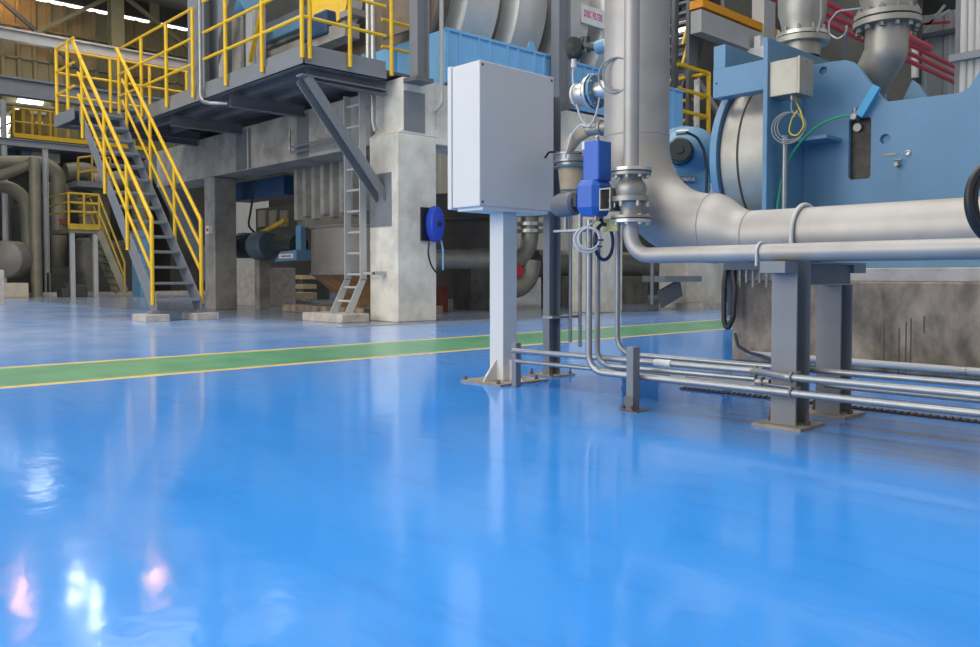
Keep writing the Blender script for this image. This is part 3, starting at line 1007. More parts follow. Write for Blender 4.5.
# ================================================================== RIGHT: FOUNDATION AND BLUE PRESS
fb = thing('machine_foundation', 'stained concrete foundation block under the blue press', 'foundation', (-0.5, 6.8, 0))
b = MB(); b.box(-3.13, 2.5, 5.30, 8.2, 0, 0.565)
obj('block', b, M_concs, fb, 0.012)
b = MB(); b.box(-3.10, 2.5, 5.315, 8.2, 0.565, 0.65)
obj('grout_ledge', b, M_concl, fb, 0.006)
# dark runs on the face of the block
b = MB()
for px, t0, t1 in ((884, 325, 374), (899, 328, 376), (906, 322, 372), (911, 318, 372), (924, 316, 333)):
    pA, pB = at(px, t0, y=5.297), at(px + 0.5, t1, y=5.297)
    b.box(pA.x - 0.003, pA.x + 0.004, 5.298, 5.2995, max(pB.z, 0.003), pA.z)
obj('drip_stains', b, mat('rust_drip', (0.10, 0.08, 0.065), 0.8), fb)

YP = 6.05
pr_ = thing('blue_press', 'light blue painted press frame with a stainless drum on the foundation', 'press', (-1.5, 6.0, 0.65))
xA = -2.985
b = MB()
b.prism([(5.50, 0.80), (5.50, 2.292), (7.6, 2.292), (7.6, 0.80)], 'x', xA - 0.035, xA)
obj('end_plate', b, M_blue, pr_, 0.004)
# front side plate, outline read from the photograph
def P(px, py):
    p = at(px, py, y=YP); return (p.x, p.z)
xin = xA + 0.0
outl = [(xin, 0.78), (xin, P(806, 66)[1]), P(828, 62), P(846, 60), P(853, 62), P(858, 66), P(882, 98), P(888, 101.5), P(925, 97), P(958, 93), P(968, 89), P(974, 80), P(984, 64), P(1010, 50), (2.2, P(1010, 50)[1]), (2.2, 0.78)]
b = MB(); b.prism(outl, 'y', YP, YP + 0.05)
sidep = obj('side_plate', b, M_blue, pr_, 0.004)
# real openings: slot and round holes
def cutter(mb):
    c = obj('hole_cutter', mb, M_blue)
    md = sidep.modifiers.new('hole', 'BOOLEAN'); md.operation = 'DIFFERENCE'; md.object = c; md.solver = 'EXACT'
    return c
sx0, sx1 = P(848.5, 150)[0], P(870.5, 150)[0]; sz0, sz1 = P(860, 179)[1], P(860, 118)[1]
def rrect(x0, x1, z0, z1, r, n=5):
    o = []
    for cx_, cz_, a0 in ((x1 - r, z1 - r, 0), (x0 + r, z1 - r, PI / 2), (x0 + r, z0 + r, PI), (x1 - r, z0 + r, 1.5 * PI)):
        o += [(cx_ + r * math.cos(a0 + PI / 2 * i / n), cz_ + r * math.sin(a0 + PI / 2 * i / n)) for i in range(n + 1)]
    return o
cm = MB(); cm.prism(rrect(sx0, sx1, sz0, sz1, 0.025), 'y', YP - 0.1, YP + 0.2)
for px, py, r in ((823, 71, 0.03), (885, 139, 0.034)):
    q = P(px, py); cm.cyl((q[0], YP - 0.1, q[1]), (q[0], YP + 0.2, q[1]), r, n=24)
cut = cutter(cm)
dg = bpy.context.evaluated_depsgraph_get()
sidep.modifiers.move(sidep.modifiers.find('hole'), 0)
dg = bpy.context.evaluated_depsgraph_get()
me2 = bpy.data.meshes.new_from_object(sidep.evaluated_get(dg))
sidep.modifiers.clear(); sidep.data = me2
bpy.data.objects.remove(cut)
b = MB(); b.prism(rrect(sx0 - 0.012, sx1 + 0.012, sz0 - 0.012, sz1 + 0.012, 0.03), 'y', YP + 0.06, YP + 0.30)
obj('slot_lining', b, mat('slot_grime', (0.06, 0.05, 0.04), 0.5, var=0.5, scale=9, stain=(0.2, 0.15, 0.1), stain_scale=7), pr_, label='rusty lining behind the slot')
b = MB(); b.cyl((sx0 + 0.05, YP + 0.02, sz1 - 0.06), (sx0 + 0.05, YP + 0.10, sz1 - 0.06), 0.03, n=14)
obj('slot_pin', b, M_cast, pr_)
for px, py in ((823, 71), (885, 139)):
    q = P(px, py); b = MB(); b.cyl((q[0], YP + 0.03, q[1]), (q[0], YP + 0.06, q[1]), 0.036, n=20)
    obj('plug', b, M_blue, pr_)
q = P(908, 153); b = MB(); b.ring((q[0], YP - 0.006, q[1]), (0, 1, 0), 0.015, 0.007, 18, 8); b.cyl((q[0], YP - 0.002, q[1]), (q[0], YP + 0.002, q[1]), 0.012, n=14)
obj('ring_fitting', b, M_ssb, pr_)
q = P(899, 165); b = MB(); b.cyl((q[0], YP + 0.01, q[1]), (q[0], YP - 0.06, q[1]), 0.018, 0.014, n=14).cyl((q[0] - 0.02, YP - 0.035, q[1] + 0.035), (q[0] + 0.03, YP - 0.035, q[1] + 0.03), 0.007, n=8).cyl((q[0], YP - 0.035, q[1]), (q[0], YP - 0.035, q[1] + 0.035), 0.006, n=8)
obj('drain_cock', b, M_cast, pr_)
q = P(890, 154.5); b = MB(); b.box(q[0] - 0.05, q[0] + 0.04, YP - 0.006, YP, q[1] - 0.006, q[1] + 0.006)
obj('small_bracket', b, M_wood, pr_)
# bevelled welding strip between the plates, shelf
q = at(785, 140, x=xA); e = P(842, 140)
b = MB(); b.box(xA, e[0], 5.80, YP, e[1] - 0.012, e[1] + 0.012)
obj('shelf', b, M_blue, pr_)
# gusset plate rising behind the side plate on the right of the nozzle
b = MB(); b.prism([P(880, 100), P(893, 72), P(899, 76), P(916, 100)], 'y', YP + 0.35, YP + 0.40)
obj('rear_gusset', b, M_blue, pr_)
# rear side plate
b = MB(); b.prism([(xin, 0.78), (xin, 2.0), (-2.2, 2.0), (-2.1, 1.7), (2.2, 1.7), (2.2, 0.78)], 'y', 7.5, 7.55)
obj('rear_plate', b, M_blue, pr_)
b = MB(); b.box(xA, 2.2, 5.45, 7.6, 0.65, 0.80)
obj('bed_frame', b, M_blue, pr_, 0.004)
# top tie beam reaching left over the drum
YT = 5.56
x0, x1 = at(713, 80, y=YT).x, xA - 0.03
zt0, zt1 = at(713, 98.5, y=YT).z, at(713, 70, y=YT).z
b = MB(); b.box(x0, x1, YT, YT + 0.12, zt0, zt1)
obj('tie_beam', b, M_blue, pr_, 0.004)
b = MB(); b.box(x0, x0 + 0.10, YT + 0.005, YT + 1.0, zt1, zt1 + 0.175)
obj('cross_head', b, M_blue, pr_, 0.004)
b = MB(); b.cyl((x0 + 0.03, YT - 0.004, (zt0 + zt1) / 2 - 0.0), (x0 + 0.03, YT + 0.001, (zt0 + zt1) / 2), 0.008, n=12)
obj('bolt', b, M_blued, pr_)
b = MB(); b.box(x0 + 0.02, x1, YT, YT + 0.10, 0.92, 1.08)
obj('lower_tie_beam', b, M_blue, pr_, 0.004)
# drum
dz, dy, rd = 1.50, 6.20, 0.65
b = MB(); b.lathe([(0.05, -3.40), (rd - 0.02, -3.40), (rd - 0.02, -3.27), (rd - 0.05, -3.265), (rd - 0.05, -3.255), (rd - 0.02, -3.25), (rd - 0.02, xA - 0.03), (0.05, xA - 0.03)], (0, dy, dz), (1, 0, 0), 56)
obj('drum_shell', b, M_ssd, pr_, label='stainless drum')
b = MB(); b.lathe([(0.06, -3.47), (rd + 0.02, -3.47), (rd + 0.02, -3.415), (0.06, -3.415)], (0, dy, dz), (1, 0, 0), 56)
obj('drum_flange', b, M_blue, pr_)

# junction box with its wires
jb = thing('junction_box', 'dull steel junction box on the end of the blue press', 'junction box', (-2.86, 5.6, 1.8))
jx, jy = at(797, 80, d=5.80).x, at(797, 80, d=5.80).y
jz0, jz1 = at(797, 92.5, d=5.8).z, at(797, 56.5, d=5.8).z
b = MB(); b.box(xA, jx, jy + 0.005, jy + 0.20, jz0, jz1)
obj('body', b, M_ssd, jb, 0.004)
b = MB(); b.box(jx, jx + 0.02, jy, jy + 0.205, jz0 - 0.005, jz1 + 0.005)
lid_ = obj('lid', b, M_ssd, jb, 0.003)
for z in (jz0 + 0.02, jz1 - 0.02):
    b = MB(); b.cyl((jx + 0.018, jy + 0.10, z), (jx + 0.026, jy + 0.10, z), 0.007, n=8)
    obj('lid_screw', b, M_cast, lid_)
for dy_ in (0.05, 0.10, 0.15):
    b = MB(); b.cyl((jx - 0.06, jy + dy_, jz0 + 0.002), (jx - 0.06, jy + dy_, jz0 - 0.035), 0.014, n=10)
    obj('cable_gland', b, M_cast, jb)
b = MB()
g0 = Vector((jx - 0.06, jy + 0.05, jz0 - 0.03))
cq = at(788, 128, y=jy + 0.02)
for i, R in enumerate((0.115, 0.108, 0.10)):
    b.ring(cq + Vector((0.01 * i, 0.006 * i, 0.006 * i)), (0.3, -0.9, 0), R * 0.95, 0.005, 30, 8)
b.tube([g0, at(791, 108, y=jy + 0.03), cq + Vector((0.05, 0, 0.07))], 0.005, 0.05, 8)
solo('wire_coil', b, mat('signal_lead', (0.30, 0.29, 0.27), 0.5), 'coil of grey signal leads hanging under the junction box', 'cable coil')
b = MB(); cy_ = at(797, 126, y=jy + 0.03)
b.tube([Vector((jx - 0.06, jy + 0.10, jz0 - 0.03)), at(801, 112, y=jy + 0.03), at(804, 126, y=jy + 0.03), at(797, 137, y=jy + 0.02), at(788, 133, y=jy + 0.02), at(792, 118, y=jy + 0.02), at(798, 110, y=jy + 0.03)], 0.005, 0.06, 8)
solo('yellow_cable', b, M_wire_y, 'yellow cable loop under the junction box', 'cable')
b = MB(); a0 = at(785, 136, y=5.62); b.tube([a0, (a0.x, 5.62, 0.80)], 0.02, n=12)
b.cyl(a0, a0 + Vector((0, 0, -0.05)), 0.027, n=12)
solo('cable_conduit', b, M_galv, 'short upright galvanised conduit below the junction box on the blue press', 'conduit')
b = MB()
b.tube([Vector(at(px, py, y=yy)) for px, py, yy in ((853, 115, 6.0), (838, 117, 5.94), (820, 124, 5.86), (803, 138, 5.78), (789, 158, 5.7), (781, 182, 5.64), (777, 207, 5.6), (777, 216, 5.6))], 0.0085, 0.3, 8)
solo('green_cable', b, M_wire_g, 'green earth cable arching across the front of the blue press', 'cable')
lvr = thing('cyan_lever', 'bright cyan lever tilted over the slot of the blue press', 'lever', at(868, 105, y=YP - 0.05))
p0, p1 = at(859, 116, y=YP - 0.05), at(877, 86, y=YP - 0.05)
b = MB(); b.bar(p0, p1, 0.03, 0.062, (1, 0, 0.6))
obj('blade', b, M_tag, lvr, 0.004)
b = MB(); q = at(855, 114, y=YP - 0.04); b.cyl(q + Vector((0, 0.05, -0.02)), q + Vector((0, -0.03, -0.02)), 0.022, n=14).cyl(q + Vector((0, 0, -0.02)), q + Vector((0, 0, 0.045)), 0.017, n=12)
obj('hub', b, M_cast, lvr)

# gear motor at the end of the drum
gm = thing('gear_motor', 'blue gear reducer with a dark round motor end left of the drum', 'gear motor', at(690, 165, d=6.9))
b = MB(); b.cyl((-3.40, 6.2, 1.5), (-3.86, 6.08, 1.52), 0.09, n=20)
obj('drive_shaft', b, M_cast, gm)
b = MB(); q = at(699, 160, d=7.1); q = at(694, 158, d=6.95); b.lathe([(0.0, -0.16), (0.10, -0.15), (0.20, -0.08), (0.26, 0.0), (0.265, 0.10), (0.285, 0.12), (0.285, 0.24), (0.0, 0.24)], q, tuple(FW - RT * 0.35), 36)
obj('gear_case', b, M_blue, gm)
q = at(686, 176, d=6.85); e1 = RT; 
b = MB()
c8 = at(692, 183, d=6.82)
vs = []
for dd in (0, 0.2):
    for a, z in ((-0.16, -0.14), (0.12, -0.14), (0.16, -0.05), (0.14, 0.12), (-0.05, 0.16), (-0.16, 0.10)):
        vs.append(c8 + RT * a + Vector((0, 0, z)) + FW * dd)
b.add(vs, [tuple(range(6))[::-1], tuple(range(6, 12))] + [(i, (i + 1) % 6, 6 + (i + 1) % 6, 6 + i) for i in range(6)])
obj('gear_foot', b, M_blue, gm, 0.02)
b = MB(); q = at(680, 151, d=6.7); b.lathe([(0.0, -0.10), (0.03, -0.10), (0.035, -0.085), (0.085, -0.085), (0.10, -0.07), (0.105, 0.1), (0.0, 0.1)], q, tuple(FW + RT * 0.25), 32)
obj('motor_end', b, M_dkgreen, gm, label='dark motor end cover')
b = MB(); b.lathe([(0.11, 0.06), (0.12, 0.12), (0.15, 0.25)], q, tuple(FW + RT * 0.25), 32)
obj('motor_bell', b, M_blue, gm)
q = at(685, 179.5, d=6.79)
b = MB(); b.bar(q - RT * 0.06, q + RT * 0.07, 0.01, 0.045)
npq = obj('name_plate', b, M_dkblue, gm, label='dark name plate')
text('name_lettering', 'NORITA', 0.036, q - FW * 0.007 + RT * 0.005, tuple(RT), (0, 0, 1), M_greyl, npq, 0.001, 1.0)
b = MB(); q2 = at(676, 133, d=6.75); b.cyl(q2, at(688, 132, d=6.75), 0.022, n=12)
obj('terminal_elbow', b, M_ssb, gm)
b = MB(); b.tube([at(686, 132, d=6.7), at(697, 137, d=6.7), at(704, 150, d=6.7), at(707, 170, d=6.7), at(706, 198, d=6.7)], 0.011, 0.1, 8)
solo('motor_cable', b, M_blk, 'black cable curving over the blue gear reducer', 'cable')

# nozzles on top of the press
nz = thing('feed_nozzle', 'wide stainless feed nozzle tapering onto a flange over the junction box', 'nozzle', at(804, 40, y=6.6))
yn = 6.6
pA = at(802, 38, y=yn)
r1_ = 21 * 6.7 / 830; 
b = MB(); b.lathe([(0.14, -0.16), (0.155, 0.0), (0.155, 0.04), (0.165, 0.11), (0.19, 0.20), (0.192, 0.42), (0.13, 0.9), (0.13, 2.2)], pA, (0, 0, 1), 36)
obj('cone', b, M_ssd, nz)
b = MB(); b.lathe([(0.15, -0.055), (0.215, -0.055), (0.215, -0.012), (0.15, -0.012)], pA, (0, 0, 1), 36)
lf_ = obj('lower_flange', b, M_ssd, nz)
b = MB(); b.lathe([(0.15, 0.0), (0.205, 0.0), (0.205, 0.028), (0.15, 0.028)], pA, (0, 0, 1), 36)
obj('upper_flange', b, M_ssb, nz)
for i in range(10):
    a = i * PI / 5
    b = MB(); q = pA + Vector((0.183 * math.cos(a), 0.183 * math.sin(a), -0.06)); b.cyl(q, q + Vector((0, 0, 0.13)), 0.012, n=8)
    obj('flange_bolt', b, M_cast, lf_)
b = MB()
pB = at(842, 62, y=6.5)
ny = thing('elbow_nozzle', 'stainless nozzle with a thick flange bending down into the blue press', 'nozzle', at(886, 24, y=6.35))
yn = 6.35
pA = at(887, 26, y=yn)
lo = at(863, 96, y=6.45)
b = MB(); b.tube([pA, at(886, 52, y=yn), lo, lo + (lo - at(886, 52, y=yn)) * 0.4], [0.148, 0.148, 0.135, 0.13], 0.03, n=36, seg=2)
obj('bend', b, M_ssd, ny)
b = MB(); b.lathe([(0.148, -0.01), (0.232, -0.01), (0.232, 0.030), (0.148, 0.030)], pA, (0, 0, 1), 40)
lf_ = obj('lower_flange', b, M_ssd, ny)
b = MB(); b.lathe([(0.12, 0.045), (0.226, 0.045), (0.226, 0.082), (0.16, 0.085), (0.165, 0.12), (0.19, 0.2), (0.19, 0.5), (0.14, 0.9), (0.14, 2.0)], pA, (0, 0, 1), 40)
obj('upper_cone', b, M_ssd, ny)
b = MB(); b.cyl(pA + Vector((0, 0, 0.03)), pA + Vector((0, 0, 0.045)), 0.205, n=40)
obj('gasket', b, M_blk, ny)
for i in range(12):
    a = i * PI / 6 + 0.2
    b = MB(); q = pA + Vector((0.196 * math.cos(a), 0.196 * math.sin(a), -0.045)); b.cyl(q, q + Vector((0, 0, 0.165)), 0.010, n=8).cyl(q, q + Vector((0, 0, 0.03)), 0.02, n=6).cyl(q + Vector((0, 0, 0.128)), q + Vector((0, 0, 0.15)), 0.02, n=6)
    obj('flange_bolt', b, M_cast, lf_)
b = MB(); q = at(838, 28, y=6.5)
b.tube([at(864, 8, y=6.5), at(838, 11, y=6.5), at(829, 22, y=6.5), at(829, 34, y=6.5), at(838, 40, y=6.5), at(846, 34, y=6.5), at(847, 22, y=6.5), at(845, 60, y=6.7)], 0.008, 0.06, 8)
solo('impulse_tube', b, M_galv, 'thin looped impulse tube between the two press nozzles', 'tube')
b = MB(); q = at(817, 20, y=6.5); b.tube([at(821, -10, y=6.5), at(821, 18, y=6.5), at(817, 34, y=6.5)], 0.01, 0.05, 8)
solo('impulse_tube', b, M_galv, 'thin upright tube hugging the right side of the tapered nozzle', 'tube')

# lubrication manifold with hoses at the block corner
mn = thing('hose_manifold', 'dark valve manifold with small taps on the corner of the foundation', 'manifold', at(745, 268, y=5.2))
q = at(750, 267, y=5.22)
b = MB(); b.box(q.x - 0.18, q.x + 0.12, 5.18, 5.32, q.z - 0.02, q.z + 0.04)
obj('manifold_block', b, M_dkblue, mn)
for i in range(6):
    b = MB(); x = q.x - 0.12 + 0.05 * i; b.cyl((x, 5.21, q.z - 0.02), (x, 5.21, q.z - 0.11 - 0.03 * (i % 2)), 0.011, n=8).ring((x, 5.21, q.z - 0.06), (0, 0, 1), 0.013, 0.005, 12, 6)
    obj('tap', b, M_cast, mn)
b = MB(); b.cyl((q.x - 0.15, 5.24, q.z - 0.02), (q.x - 0.15, 5.24, q.z - 0.34), 0.03, n=14)
obj('filter_bowl', b, M_dkblue, mn)
b = MB()
b.tube([at(726, 270, y=5.2), at(724, 285, y=5.15), at(724, 320, y=5.12), at(727, 331, y=5.12), at(733, 318, y=5.12), at(735, 290, y=5.15), at(733, 272, y=5.2)], 0.018, 0.08, 10)
solo('black_hose', b, M_blk, 'black hose hanging in a loop at the left corner of the foundation', 'hose')
b = MB(); b.tube([at(735, 334, y=5.27), at(738, 346, y=5.2), at(750, 353, y=5.0), at(762, 356, y=4.6), (-1.72, 3.27, 0.235)], 0.011, 0.12, 10)
solo('black_hose', b, M_blk, 'black hose running from the foundation down to the conduit fittings', 'hose')

# ================================================================== CONCRETE FRAME
b = MB()
cxa, cxb = -9.22, -8.6
def concrete_col(y0, y1, z1, lab, m=M_conc, xa=cxa, xb=cxb):
    b = MB(); b.box(xa, xb, y0, y1, 0, z1)
    return solo('concrete_column', b, m, lab, 'column', 'concrete columns', 0.015)
colA = thing('concrete_column', 'pale square concrete column carrying the steel brace and the blue reel', 'column', (-8.91, 6.76, 0), 'concrete columns')
b = MB(); b.box(cxa, cxb, 6.44, 7.085, 0, 2.44)
obj('shaft', b, M_conc, colA, 0.015)
b = MB(); b.prism([(6.44, 2.44), (6.535, 2.50), (6.535, 3.16), (7.085, 3.16), (7.085, 2.44)], 'x', cxa, cxb)
obj('upper_shaft', b, M_conc, colA, 0.01)
b = MB(); q0, q1 = at(376, 173, y=6.43), at(391, 226, y=6.43); b.box(cxa + 0.02, at(391, 200, y=6.43).x, 6.428, 6.44, q1.z, at(391, 172, y=6.43).z)
obj('brace_plate', b, M_grey, colA, label='grey steel brace plate')
b = MB(); q0, q1 = at(404, 90, x=-8.59), at(425, 133, x=-8.59); b.box(-8.6, -8.588, q0.y, q1.y, q1.z, q0.z)
obj('cast_in_plate', b, M_grey, colA, label='grey cast-in plate')
concrete_col(10.45, 11.1, 2.35, 'middle concrete column under the tank, behind the cable coil')
concrete_col(13.0, 14.25, 2.35, 'far wide concrete column under the tank, left of the foundation hoses')
b = MB(); b.box(-14.8, -14.2, 6.45, 7.05, 0, 2.34)
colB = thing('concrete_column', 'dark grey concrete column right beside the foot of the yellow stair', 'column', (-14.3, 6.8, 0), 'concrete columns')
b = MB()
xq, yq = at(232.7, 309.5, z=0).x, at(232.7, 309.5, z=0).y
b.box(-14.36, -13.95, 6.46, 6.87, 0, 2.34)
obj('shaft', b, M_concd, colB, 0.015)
b = MB(); q = at(210, 230, y=6.45); b.box(q.x - 0.06, q.x + 0.06, 6.40, 6.46, q.z - 0.07, q.z + 0.07)
swb_ = obj('switch_box', b, M_white, colB, label='small white switch box')
b = MB(); b.cyl((q.x + 0.02, 6.40, q.z), (q.x + 0.02, 6.385, q.z), 0.03, n=12)
obj('red_knob', b, M_red, swb_, label='red knob')
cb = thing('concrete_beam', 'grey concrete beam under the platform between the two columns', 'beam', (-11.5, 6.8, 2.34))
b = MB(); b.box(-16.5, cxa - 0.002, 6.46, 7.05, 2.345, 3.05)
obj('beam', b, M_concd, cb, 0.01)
for px0, px1, t, bt in ((236, 246, 130, 177), (297, 308, 108, 165)):
    a, c = at(px0, 150, y=6.45), at(px1, 150, y=6.45)
    b = MB(); b.box(a.x, c.x, 6.448, 6.46, 2.36, 3.0)
    obj('cast_in_plate', b, M_greyd, cb)
b = MB(); b.box(cxa, cxb, 7.087, 14.3, 2.352, 3.16)
solo('concrete_beam', b, M_conc, 'pale concrete beam running back under the sky blue vat', 'beam', None, 0.01)
b = MB(); b.box(-12.2, -9.3, 6.3, 6.44, 2.30, 2.32)
for k, z in enumerate((2.44, 2.52)):
    b = MB(); a, c = at(290, 160, y=6.36), at(341, 150, y=6.36)
    b.tube([(a.x, 6.36, z + 0.25), (a.x, 6.36, z), (c.x, 6.36, z)], 0.016, 0.06, 8)
    solo('tray_conduit', b, M_galv, ('lower' if k == 0 else 'upper') + ' of two thin conduits on the face of the platform beam', 'conduit', 'beam conduits')
b = MB(); a = at(248, 120, y=6.42); b.tube([(a.x, 6.42, 3.0), (a.x, 6.42, 2.36)], 0.02, n=8)
solo('beam_conduit', b, M_galv, 'upright conduit crossing the face of the platform beam', 'conduit')
b = MB(); a = at(373, 110, y=6.38); b.tube([(a.x, 6.38, 3.05), (a.x, 6.38, 2.62), (a.x + 0.02, 6.40, 2.5)], 0.035, n=10)
solo('beam_conduit', b, M_galv, 'shiny upright conduit beside the head of the pale column', 'conduit')

# blue hose reel on the column
hr = thing('hose_reel', 'bright blue wall reel with a hanging hose on the pale column', 'hose reel', at(434, 225, x=-8.5))
q = at(436, 224, x=-8.47)
b = MB(); b.box(-8.6, -8.57, q.y - 0.16, q.y + 0.05, q.z - 0.22, q.z + 0.22)
obj('bracket', b, M_blk, hr)
b = MB(); b.lathe([(0.0, 0.0), (0.16, 0.0), (0.21, 0.03), (0.215, 0.10), (0.19, 0.15), (0.06, 0.17), (0.0, 0.17)], Vector((-8.57, q.y, q.z)), (1, 0, 0), 32)
for i, v in enumerate(b.v):
    v.z = q.z + (v.z - q.z) * 1.12; v.y = q.y + (v.y - q.y) * 0.55
obj('housing', b, M_reel, hr)
b = MB(); b.lathe([(0.0, 0.0), (0.035, 0.0), (0.035, 0.012), (0.0, 0.016)], Vector((-8.40, q.y, q.z)), (1, 0, 0), 20)
obj('hub_cap', b, M_blk, hr)
b = MB(); b.tube([at(429, 242, x=-8.5), at(428, 255, x=-8.5), at(432, 268, x=-8.5), at(440, 276, x=-8.5)], 0.012, 0.3, 8)
obj('hose', b, M_blk, hr)
b = MB(); b.tube([at(441, 240, x=-8.48), at(443, 250, x=-8.48), at(443, 270, x=-8.48)], 0.012, 0.2, 8)
obj('hose', b, M_sky, hr, label='pale blue hose')

# ================================================================== DISC FILTER (vat and hood)
df = thing('disc_filter', 'disc filter with a sky blue ribbed vat and stainless segmented hood', 'disc filter', (-10.2, 10.0, 3.16))
VY0, VY1, VX = 7.26, 12.86, -8.62
b = MB(); b.box(-11.9, VX, VY0, VY1, 3.20, 3.92)
obj('vat', b, M_sky, df, 0.01)
y = VY0 + 0.02
k = 0
while y < VY1 - 0.1:
    b = MB(); b.prism([(y, 3.2), (y + 0.04, 3.2), (y + 0.04, 3.93), (y, 3.93)], 'x', VX, VX + 0.022)
    b.prism([(y + 0.21, 3.2), (y + 0.25, 3.2), (y + 0.25, 3.93), (y + 0.21, 3.93)], 'x', VX, VX + 0.022)
    obj('vat_rib', b, M_sky, df)
    y += 0.56; k += 1
b = MB(); b.box(VX, VX + 0.026, VY0 - 0.01, VY1, 3.90, 3.935); b.box(VX, VX + 0.026, VY0 - 0.01, VY1, 3.2, 3.22)
obj('vat_lip', b, M_sky, df)
for x in (-9.2, -9.8, -10.4, -11.0):
    b = MB(); b.box(x - 0.1, x + 0.1, VY0 - 0.07, VY0, 3.2, 3.92)
    obj('vat_rib', b, M_sky, df)
for yy in (8.93, 12.0):
    b = MB(); b.prism([(yy - 0.09, 3.92), (yy + 0.09, 3.92), (yy + 0.04, 4.06), (yy - 0.04, 4.06)], 'x', VX - 0.03, VX)
    b.cyl((VX + 0.001, yy, 4.01), (VX + 0.003, yy, 4.01), 0.022, n=12)
    obj('lifting_lug', b, M_sky, df)
HR, HXC, HZC = 1.62, -10.32, 4.86
y = 7.74
hood_y = []
b = MB(); b.lathe([(HR - 0.32, VY0 + 0.05), (HR - 0.32, VY1 - 0.05)], (HXC, 0, HZC), (0, 1, 0), 64)
obj('hood_core', b, M_gap, df)
b = MB(); b.cyl((HXC, VY0 + 0.06, HZC), (HXC, VY0 + 0.12, HZC), HR - 0.05, n=64)
obj('hood_end', b, M_gap, df, label='brownish hood end plate')
while y < VY1 - 0.7:
    b = MB(); b.lathe([(HR - 0.32, y), (HR - 0.06, y), (HR, y + 0.05), (HR, y + 0.64), (HR - 0.05, y + 0.68), (HR - 0.32, y + 0.68)], (HXC, 0, HZC), (0, 1, 0), 64)
    hb = obj('hood_segment', b, M_hood, df)
    hood_y.append(y); y += 0.98
# sign on the hood
sq = at(592.5, 19, x=-8.72)
sg = thing('filter_sign', 'white strip sign with magenta lettering on the stainless hood', 'sign', (-8.68, sq.y, sq.z))
b = MB(); b.box(-8.70, -8.68, sq.y - 0.30, sq.y + 0.27, sq.z - 0.12, sq.z + 0.17)
spl_ = obj('plate', b, M_white, sg)
text('lettering', 'DISC FILTER', 0.15, (-8.678, sq.y - 0.03, sq.z + 0.03), (0, 1, 0), (0, 0, 1), M_pink, spl_, 0.002, 0.50)
q = at(441.5, 60, x=-8.45)
b = MB(); b.tube([(-8.45, q.y, 6.4), (-8.45, q.y, at(441.5, 104, x=-8.45).z), (-8.59, q.y, at(441.5, 109, x=-8.45).z)], 0.028, 0.08, 10)
solo('drop_pipe', b, M_wallg, 'thin pale drop pipe left of the sky blue vat corner', 'pipe')
# steel stub columns in front of the vat
for px0, px1, zt in ((415, 427, 6.5), (556.5, 568, 6.5)):
    a, c = at(px0, 90, x=-8.42).y, at(px1, 90, x=-8.42).y
    ym = (a + c) / 2
    sc_ = thing('steel_stanchion', 'grey steel stanchion in front of the vat, ' + ('beside the yellow railing' if px0 < 500 else 'right of the cabinet'), 'stanchion', (-8.45, ym, 3.16), 'vat stanchions')
    b = MB(); b.hbeam((-8.45, ym, 3.18 if px0 > 500 else 3.1), (-8.45, ym, zt), 0.16, c - a, 0.012, 0.01, (1, 0, 0))
    obj('shaft', b, M_grey, sc_)
    b = MB(); zb_ = at(421, 95, x=-8.42).z if px0 < 500 else 3.02
    b.box(-8.6, -8.34, ym - (c - a) * 0.75, ym + (c - a) * 0.75, 3.13 if px0 > 500 else 3.08, 3.19 if px0 > 500 else 3.13)
    obj('bracket_plate', b, M_greyd, sc_)

# ================================================================== UNDER THE VAT
ub_ = thing('return_pipe', 'dull steel return pipe with a flanged bend under the vat behind the cabinet post', 'pipe', (-10, 10, 0))
pa, pb = at(437, 259, x=-10.0), at(522, 259, x=-10.0)
pu = at(530, 212, x=-10.0)
b = MB(); b.tube([pa + Vector((0, -0.1, 0)), (-10.0, pu.y, pa.z), (-10.0, pu.y, pu.z)], 0.15, 0.45, 20, 10)
obj('run', b, M_ssd, ub_)
b = MB(); b.tube([(-10.0, pu.y - 0.75, 0.42), (-10.0, pu.y - 0.05, 0.42), (-10.0, pu.y, pa.z)], 0.2, 0.4, 20, 8)
obj('lower_bend', b, M_ssd, ub_)
for dz_ in (-0.28, -0.16, 0):
    b = MB(); b.cyl((-10.0, pu.y, pu.z - 0.08 + dz_), (-10.0, pu.y, pu.z - 0.02 + dz_), 0.24, n=24)
    obj('flange', b, M_ssb, ub_)
b = MB(); b.cyl((-10.0, pu.y, pu.z + 0.05), (-10.0, pu.y, 3.2), 0.14, n=20)
obj('riser', b, M_ssd, ub_)
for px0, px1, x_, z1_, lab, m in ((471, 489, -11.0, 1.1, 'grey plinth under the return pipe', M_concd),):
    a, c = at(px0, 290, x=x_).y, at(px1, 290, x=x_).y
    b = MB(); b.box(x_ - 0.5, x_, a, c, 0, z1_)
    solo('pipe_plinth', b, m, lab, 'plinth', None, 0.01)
tk = thing('pulp_tank', 'dim steel tank standing in the shade behind the return pipe', 'tank', at(470, 300, x=-12.2))
c_ = at(475, 292, x=-12.5)
b = MB(); b.lathe([(0.0, 0.0), (1.0, 0.0), (1.05, 0.9), (1.05, 2.2), (0.0, 2.3)], (-12.9, c_.y, 0.0), (0, 0, 1), 36)
obj('shell', b, M_hop, tk)
b = MB(); b.ring((-12.9, c_.y, 0.9), (0, 0, 1), 1.06, 0.03, 36, 8).ring((-12.9, c_.y, 1.7), (0, 0, 1), 1.06, 0.03, 36, 8)
obj('band', b, M_hop, tk)
for px, py0, py1, hz, lab, m in ((445, 283, 298, 0, 'rust red box on the floor just right of the pale column', M_brick),):
    a, c = at(437, 290, x=-10.6), at(448, 290, x=-10.6)
    b = MB(); b.box(-11.0, -10.6, a.y, c.y, 0, at(440, 286, x=-10.6).z)
    solo('rusty_box', b, m, lab, 'box')
